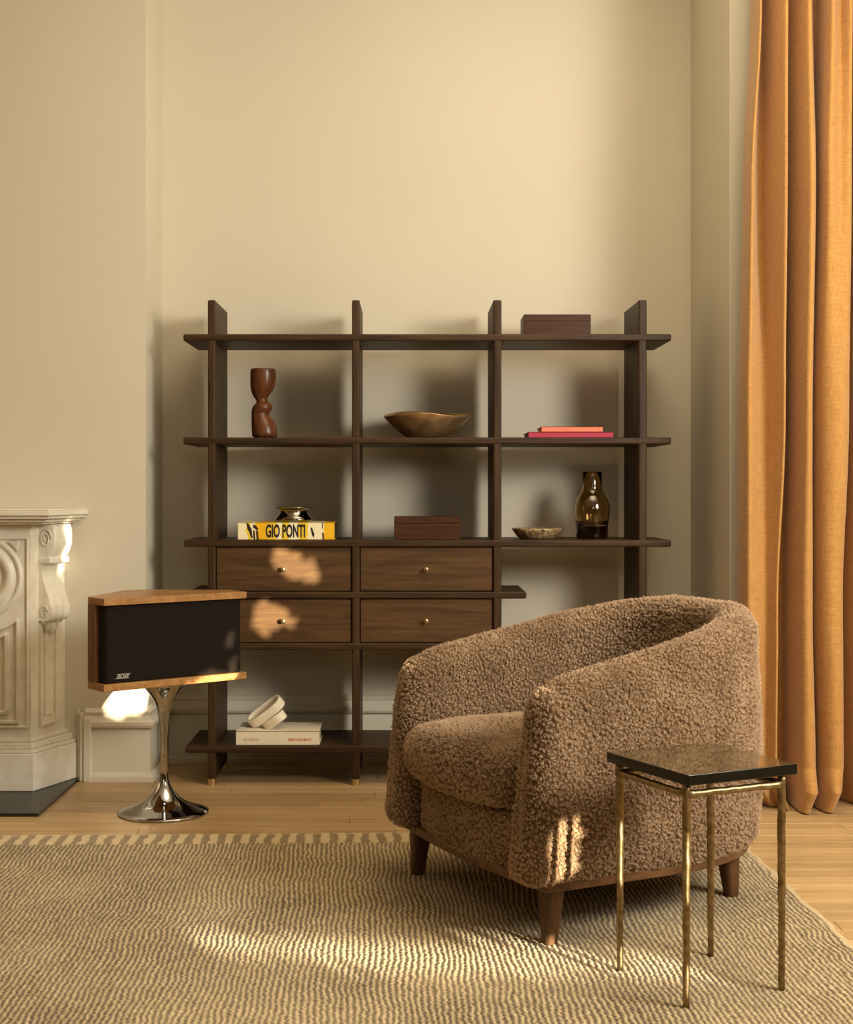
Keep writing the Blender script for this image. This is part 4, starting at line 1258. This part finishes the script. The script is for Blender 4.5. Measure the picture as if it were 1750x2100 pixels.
def pillow(name, a0, a1, b0, b1, z0, z1, r, bow=0.0, crown=0.0, step=0.0034, amp=1.0, shape=None):
    """rounded cushion with bowed front and crowned top"""
    hx, hy, hz = (a1 - a0) / 2, (b1 - b0) / 2, (z1 - z0) / 2
    bm = bmesh.new()
    verts = {}
    nx, ny, nz = (max(3, int(2 * h / step)) for h in (hx, hy, hz))
    def key(i, j, k):
        t = (i, j, k)
        if t not in verts: verts[t] = len(verts)
        return verts[t]
    quads = []
    for i in range(nx):
        for j in range(ny):
            quads.append([key(i, j, nz), key(i + 1, j, nz), key(i + 1, j + 1, nz), key(i, j + 1, nz)])
            quads.append([key(i, j, 0), key(i, j + 1, 0), key(i + 1, j + 1, 0), key(i + 1, j, 0)])
    for i in range(nx):
        for k in range(nz):
            quads.append([key(i, 0, k), key(i + 1, 0, k), key(i + 1, 0, k + 1), key(i, 0, k + 1)])
            quads.append([key(i, ny, k), key(i, ny, k + 1), key(i + 1, ny, k + 1), key(i + 1, ny, k)])
    for j in range(ny):
        for k in range(nz):
            quads.append([key(0, j, k), key(0, j, k + 1), key(0, j + 1, k + 1), key(0, j + 1, k)])
            quads.append([key(nx, j, k), key(nx, j + 1, k), key(nx, j + 1, k + 1), key(nx, j, k + 1)])
    bm.free()
    I = np.array(list(verts.keys()), float)
    C = (I / np.array([nx, ny, nz]) * 2 - 1) * np.array([hx, hy, hz])
    inner = np.clip(C, -np.array([hx - r, hy - r, hz - r]), np.array([hx - r, hy - r, hz - r]))
    d = C - inner; ln = np.linalg.norm(d, axis=1)[:, None]
    C = inner + d / np.maximum(ln, 1e-9) * r
    a, b, z = C[:, 0], C[:, 1], C[:, 2]
    fx = 1 - (a / hx) ** 2; fy = 1 - (b / hy) ** 2
    z2 = z + crown * np.clip(fx, 0, 1) * np.clip(fy, 0, 1) ** 0.6 * np.where(z > 0, 1, 0.0) * (z / hz).clip(0, 1)
    b2 = b - bow * fx * np.clip((0.0 - b) / hy + 0.2, 0, 1)
    A = np.stack([a + (a0 + a1) / 2, b2 + (b0 + b1) / 2, z2 + (z0 + z1) / 2], 1)
    W = loc2w(A)
    me = bpy.data.meshes.new(name)
    q = np.array(quads, np.int32)
    me.vertices.add(len(W)); me.vertices.foreach_set('co', W.astype(np.float32).ravel())
    me.loops.add(q.size); me.loops.foreach_set('vertex_index', q.ravel())
    me.polygons.add(len(q)); me.polygons.foreach_set('loop_start', np.arange(0, q.size, 4, dtype=np.int32))
    me.update(calc_edges=True)
    me.polygons.foreach_set('use_smooth', np.ones(len(q), bool))
    furry(me, amp)
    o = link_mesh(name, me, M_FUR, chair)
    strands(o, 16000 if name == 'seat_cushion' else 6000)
    return o
pillow('seat_cushion', -0.276, 0.276, -0.085, 0.66, 0.322, 0.458, 0.058, bow=0.055, crown=0.040)
pillow('front_apron', -0.288, 0.288, -0.022, 0.10, 0.158, 0.312, 0.022, bow=0.042)

# wooden rail under the upholstery and the legs
def rail_plan(inset, m=72):
    pts = []
    HW, BST, BBK, n = 0.392 - inset, 0.30, 0.775 - inset, 2.45
    pts += [(-HW, -0.03), (-HW, BST)]
    for th in np.linspace(PI, 0, m)[1:-1]:
        c, s = math.cos(th), math.sin(th)
        pts.append((math.copysign(abs(c) ** (2 / n), c) * HW, BST + (BBK - BST) * abs(s) ** (2 / n)))
    pts += [(HW, BST), (HW, -0.03)]
    for a in np.linspace(HW, -HW, 20)[1:-1]: pts.append((a, -0.03 - 0.03 * (1 - (a / HW) ** 2)))
    return [(CM.x + a * ca_.x + b * cb_.x, CM.y + a * ca_.y + b * cb_.y) for a, b in pts]
bm = bmesh.new(); prism(bm, rail_plan(0.0)[::-1], 0.144, 0.170); from_bm('base_rail', bm, M_RAIL, chair, bevel=0.004)
def leg(a, b, da, db):
    top = Vector((CM.x + (a - da) * ca_.x + (b - db) * cb_.x, CM.y + (a - da) * ca_.y + (b - db) * cb_.y, 0.150))
    bot = Vector((CM.x + a * ca_.x + b * cb_.x, CM.y + a * ca_.y + b * cb_.y, RUGZ))
    bm = bmesh.new()
    rings = []
    for t, r in ((0, 0.029), (0.3, 0.0265), (0.7, 0.0215), (1.0, 0.0175)):
        c = top.lerp(bot, t)
        rg = []
        for k in range(24):
            th = 2 * PI * k / 24; e2 = 2 / 3.0
            x = r * math.copysign(abs(math.cos(th)) ** e2, math.cos(th)); y = r * math.copysign(abs(math.sin(th)) ** e2, math.sin(th))
            rg.append(bm.verts.new((c.x + x * ca_.x + y * cb_.x, c.y + x * ca_.y + y * cb_.y, c.z)))
        rings.append(rg)
    for p, q in zip(rings, rings[1:]):
        for k in range(24): bm.faces.new((p[k], p[(k + 1) % 24], q[(k + 1) % 24], q[k]))
    bm.faces.new(rings[0]); bm.faces.new(rings[-1][::-1])
    from_bm('leg', bm, M_WALNUT, chair, smooth=False, bevel=0.0015, angle=60)
leg(-0.3525, 0.0, -0.004, -0.008); leg(0.3525, 0.0, 0.004, -0.008); leg(0.227, 0.662, 0.004, 0.010); leg(-0.227, 0.662, -0.004, 0.010)

# ------------------------------------------------------------------ side table
tab = thing('side_table', (0.658, 3.226, RUGZ), 'small square side table with dark glass top and thin brass legs', 'table')
gc = Vector((0.6615, 3.235)); h1 = Vector((0.2005, -0.0745)); h2 = Vector((0.0655, 0.2020))
G = [gc - h1, gc - h2, gc + h1, gc + h2]
bm = bmesh.new()
prism(bm, [(p.x, p.y) for p in G], 0.4875, 0.511)
bm.faces.ensure_lookup_table()
for f in bm.faces: f.material_index = 0 if f.calc_center_median().z > 0.505 else 1
o = from_bm('glass_top', bm, [M_TABLETOP, M_GLASSEDGE], tab, bevel=0.0022, seg=3)
lc = Vector((0.658, 3.226)); l1 = Vector((0.169, -0.064)); l2 = Vector((0.062, 0.170))
legs = [lc - l1, lc - l2, lc + l1, lc + l2]
rr = random.Random(9)
for p in legs:
    pts, rad = [], []
    for k in range(34):
        t = k / 33
        pts.append((p.x + rr.uniform(-.0007, .0007), p.y + rr.uniform(-.0007, .0007), RUGZ - 0.002 + t * (0.4873 - RUGZ + 0.002)))
        rad.append(0.0072 + 0.0024 * t + rr.uniform(-0.0006, 0.0006))
    bm = bmesh.new(); tube(bm, pts, rad, 14); from_bm('leg', bm, M_HAMMERED, tab, smooth=True)
for i in range(4):
    a, b = legs[i], legs[(i + 1) % 4]
    pts, rad = [], []
    for k in range(16):
        t = k / 15; q = a.lerp(b, t)
        pts.append((q.x, q.y, 0.466 + rr.uniform(-.0008, .0008))); rad.append(0.0078 + rr.uniform(-.0006, .0006) + 0.003 * abs(2 * t - 1) ** 6)
    bm = bmesh.new(); tube(bm, pts, rad, 14); from_bm('rail', bm, M_HAMMERED, tab, smooth=True)
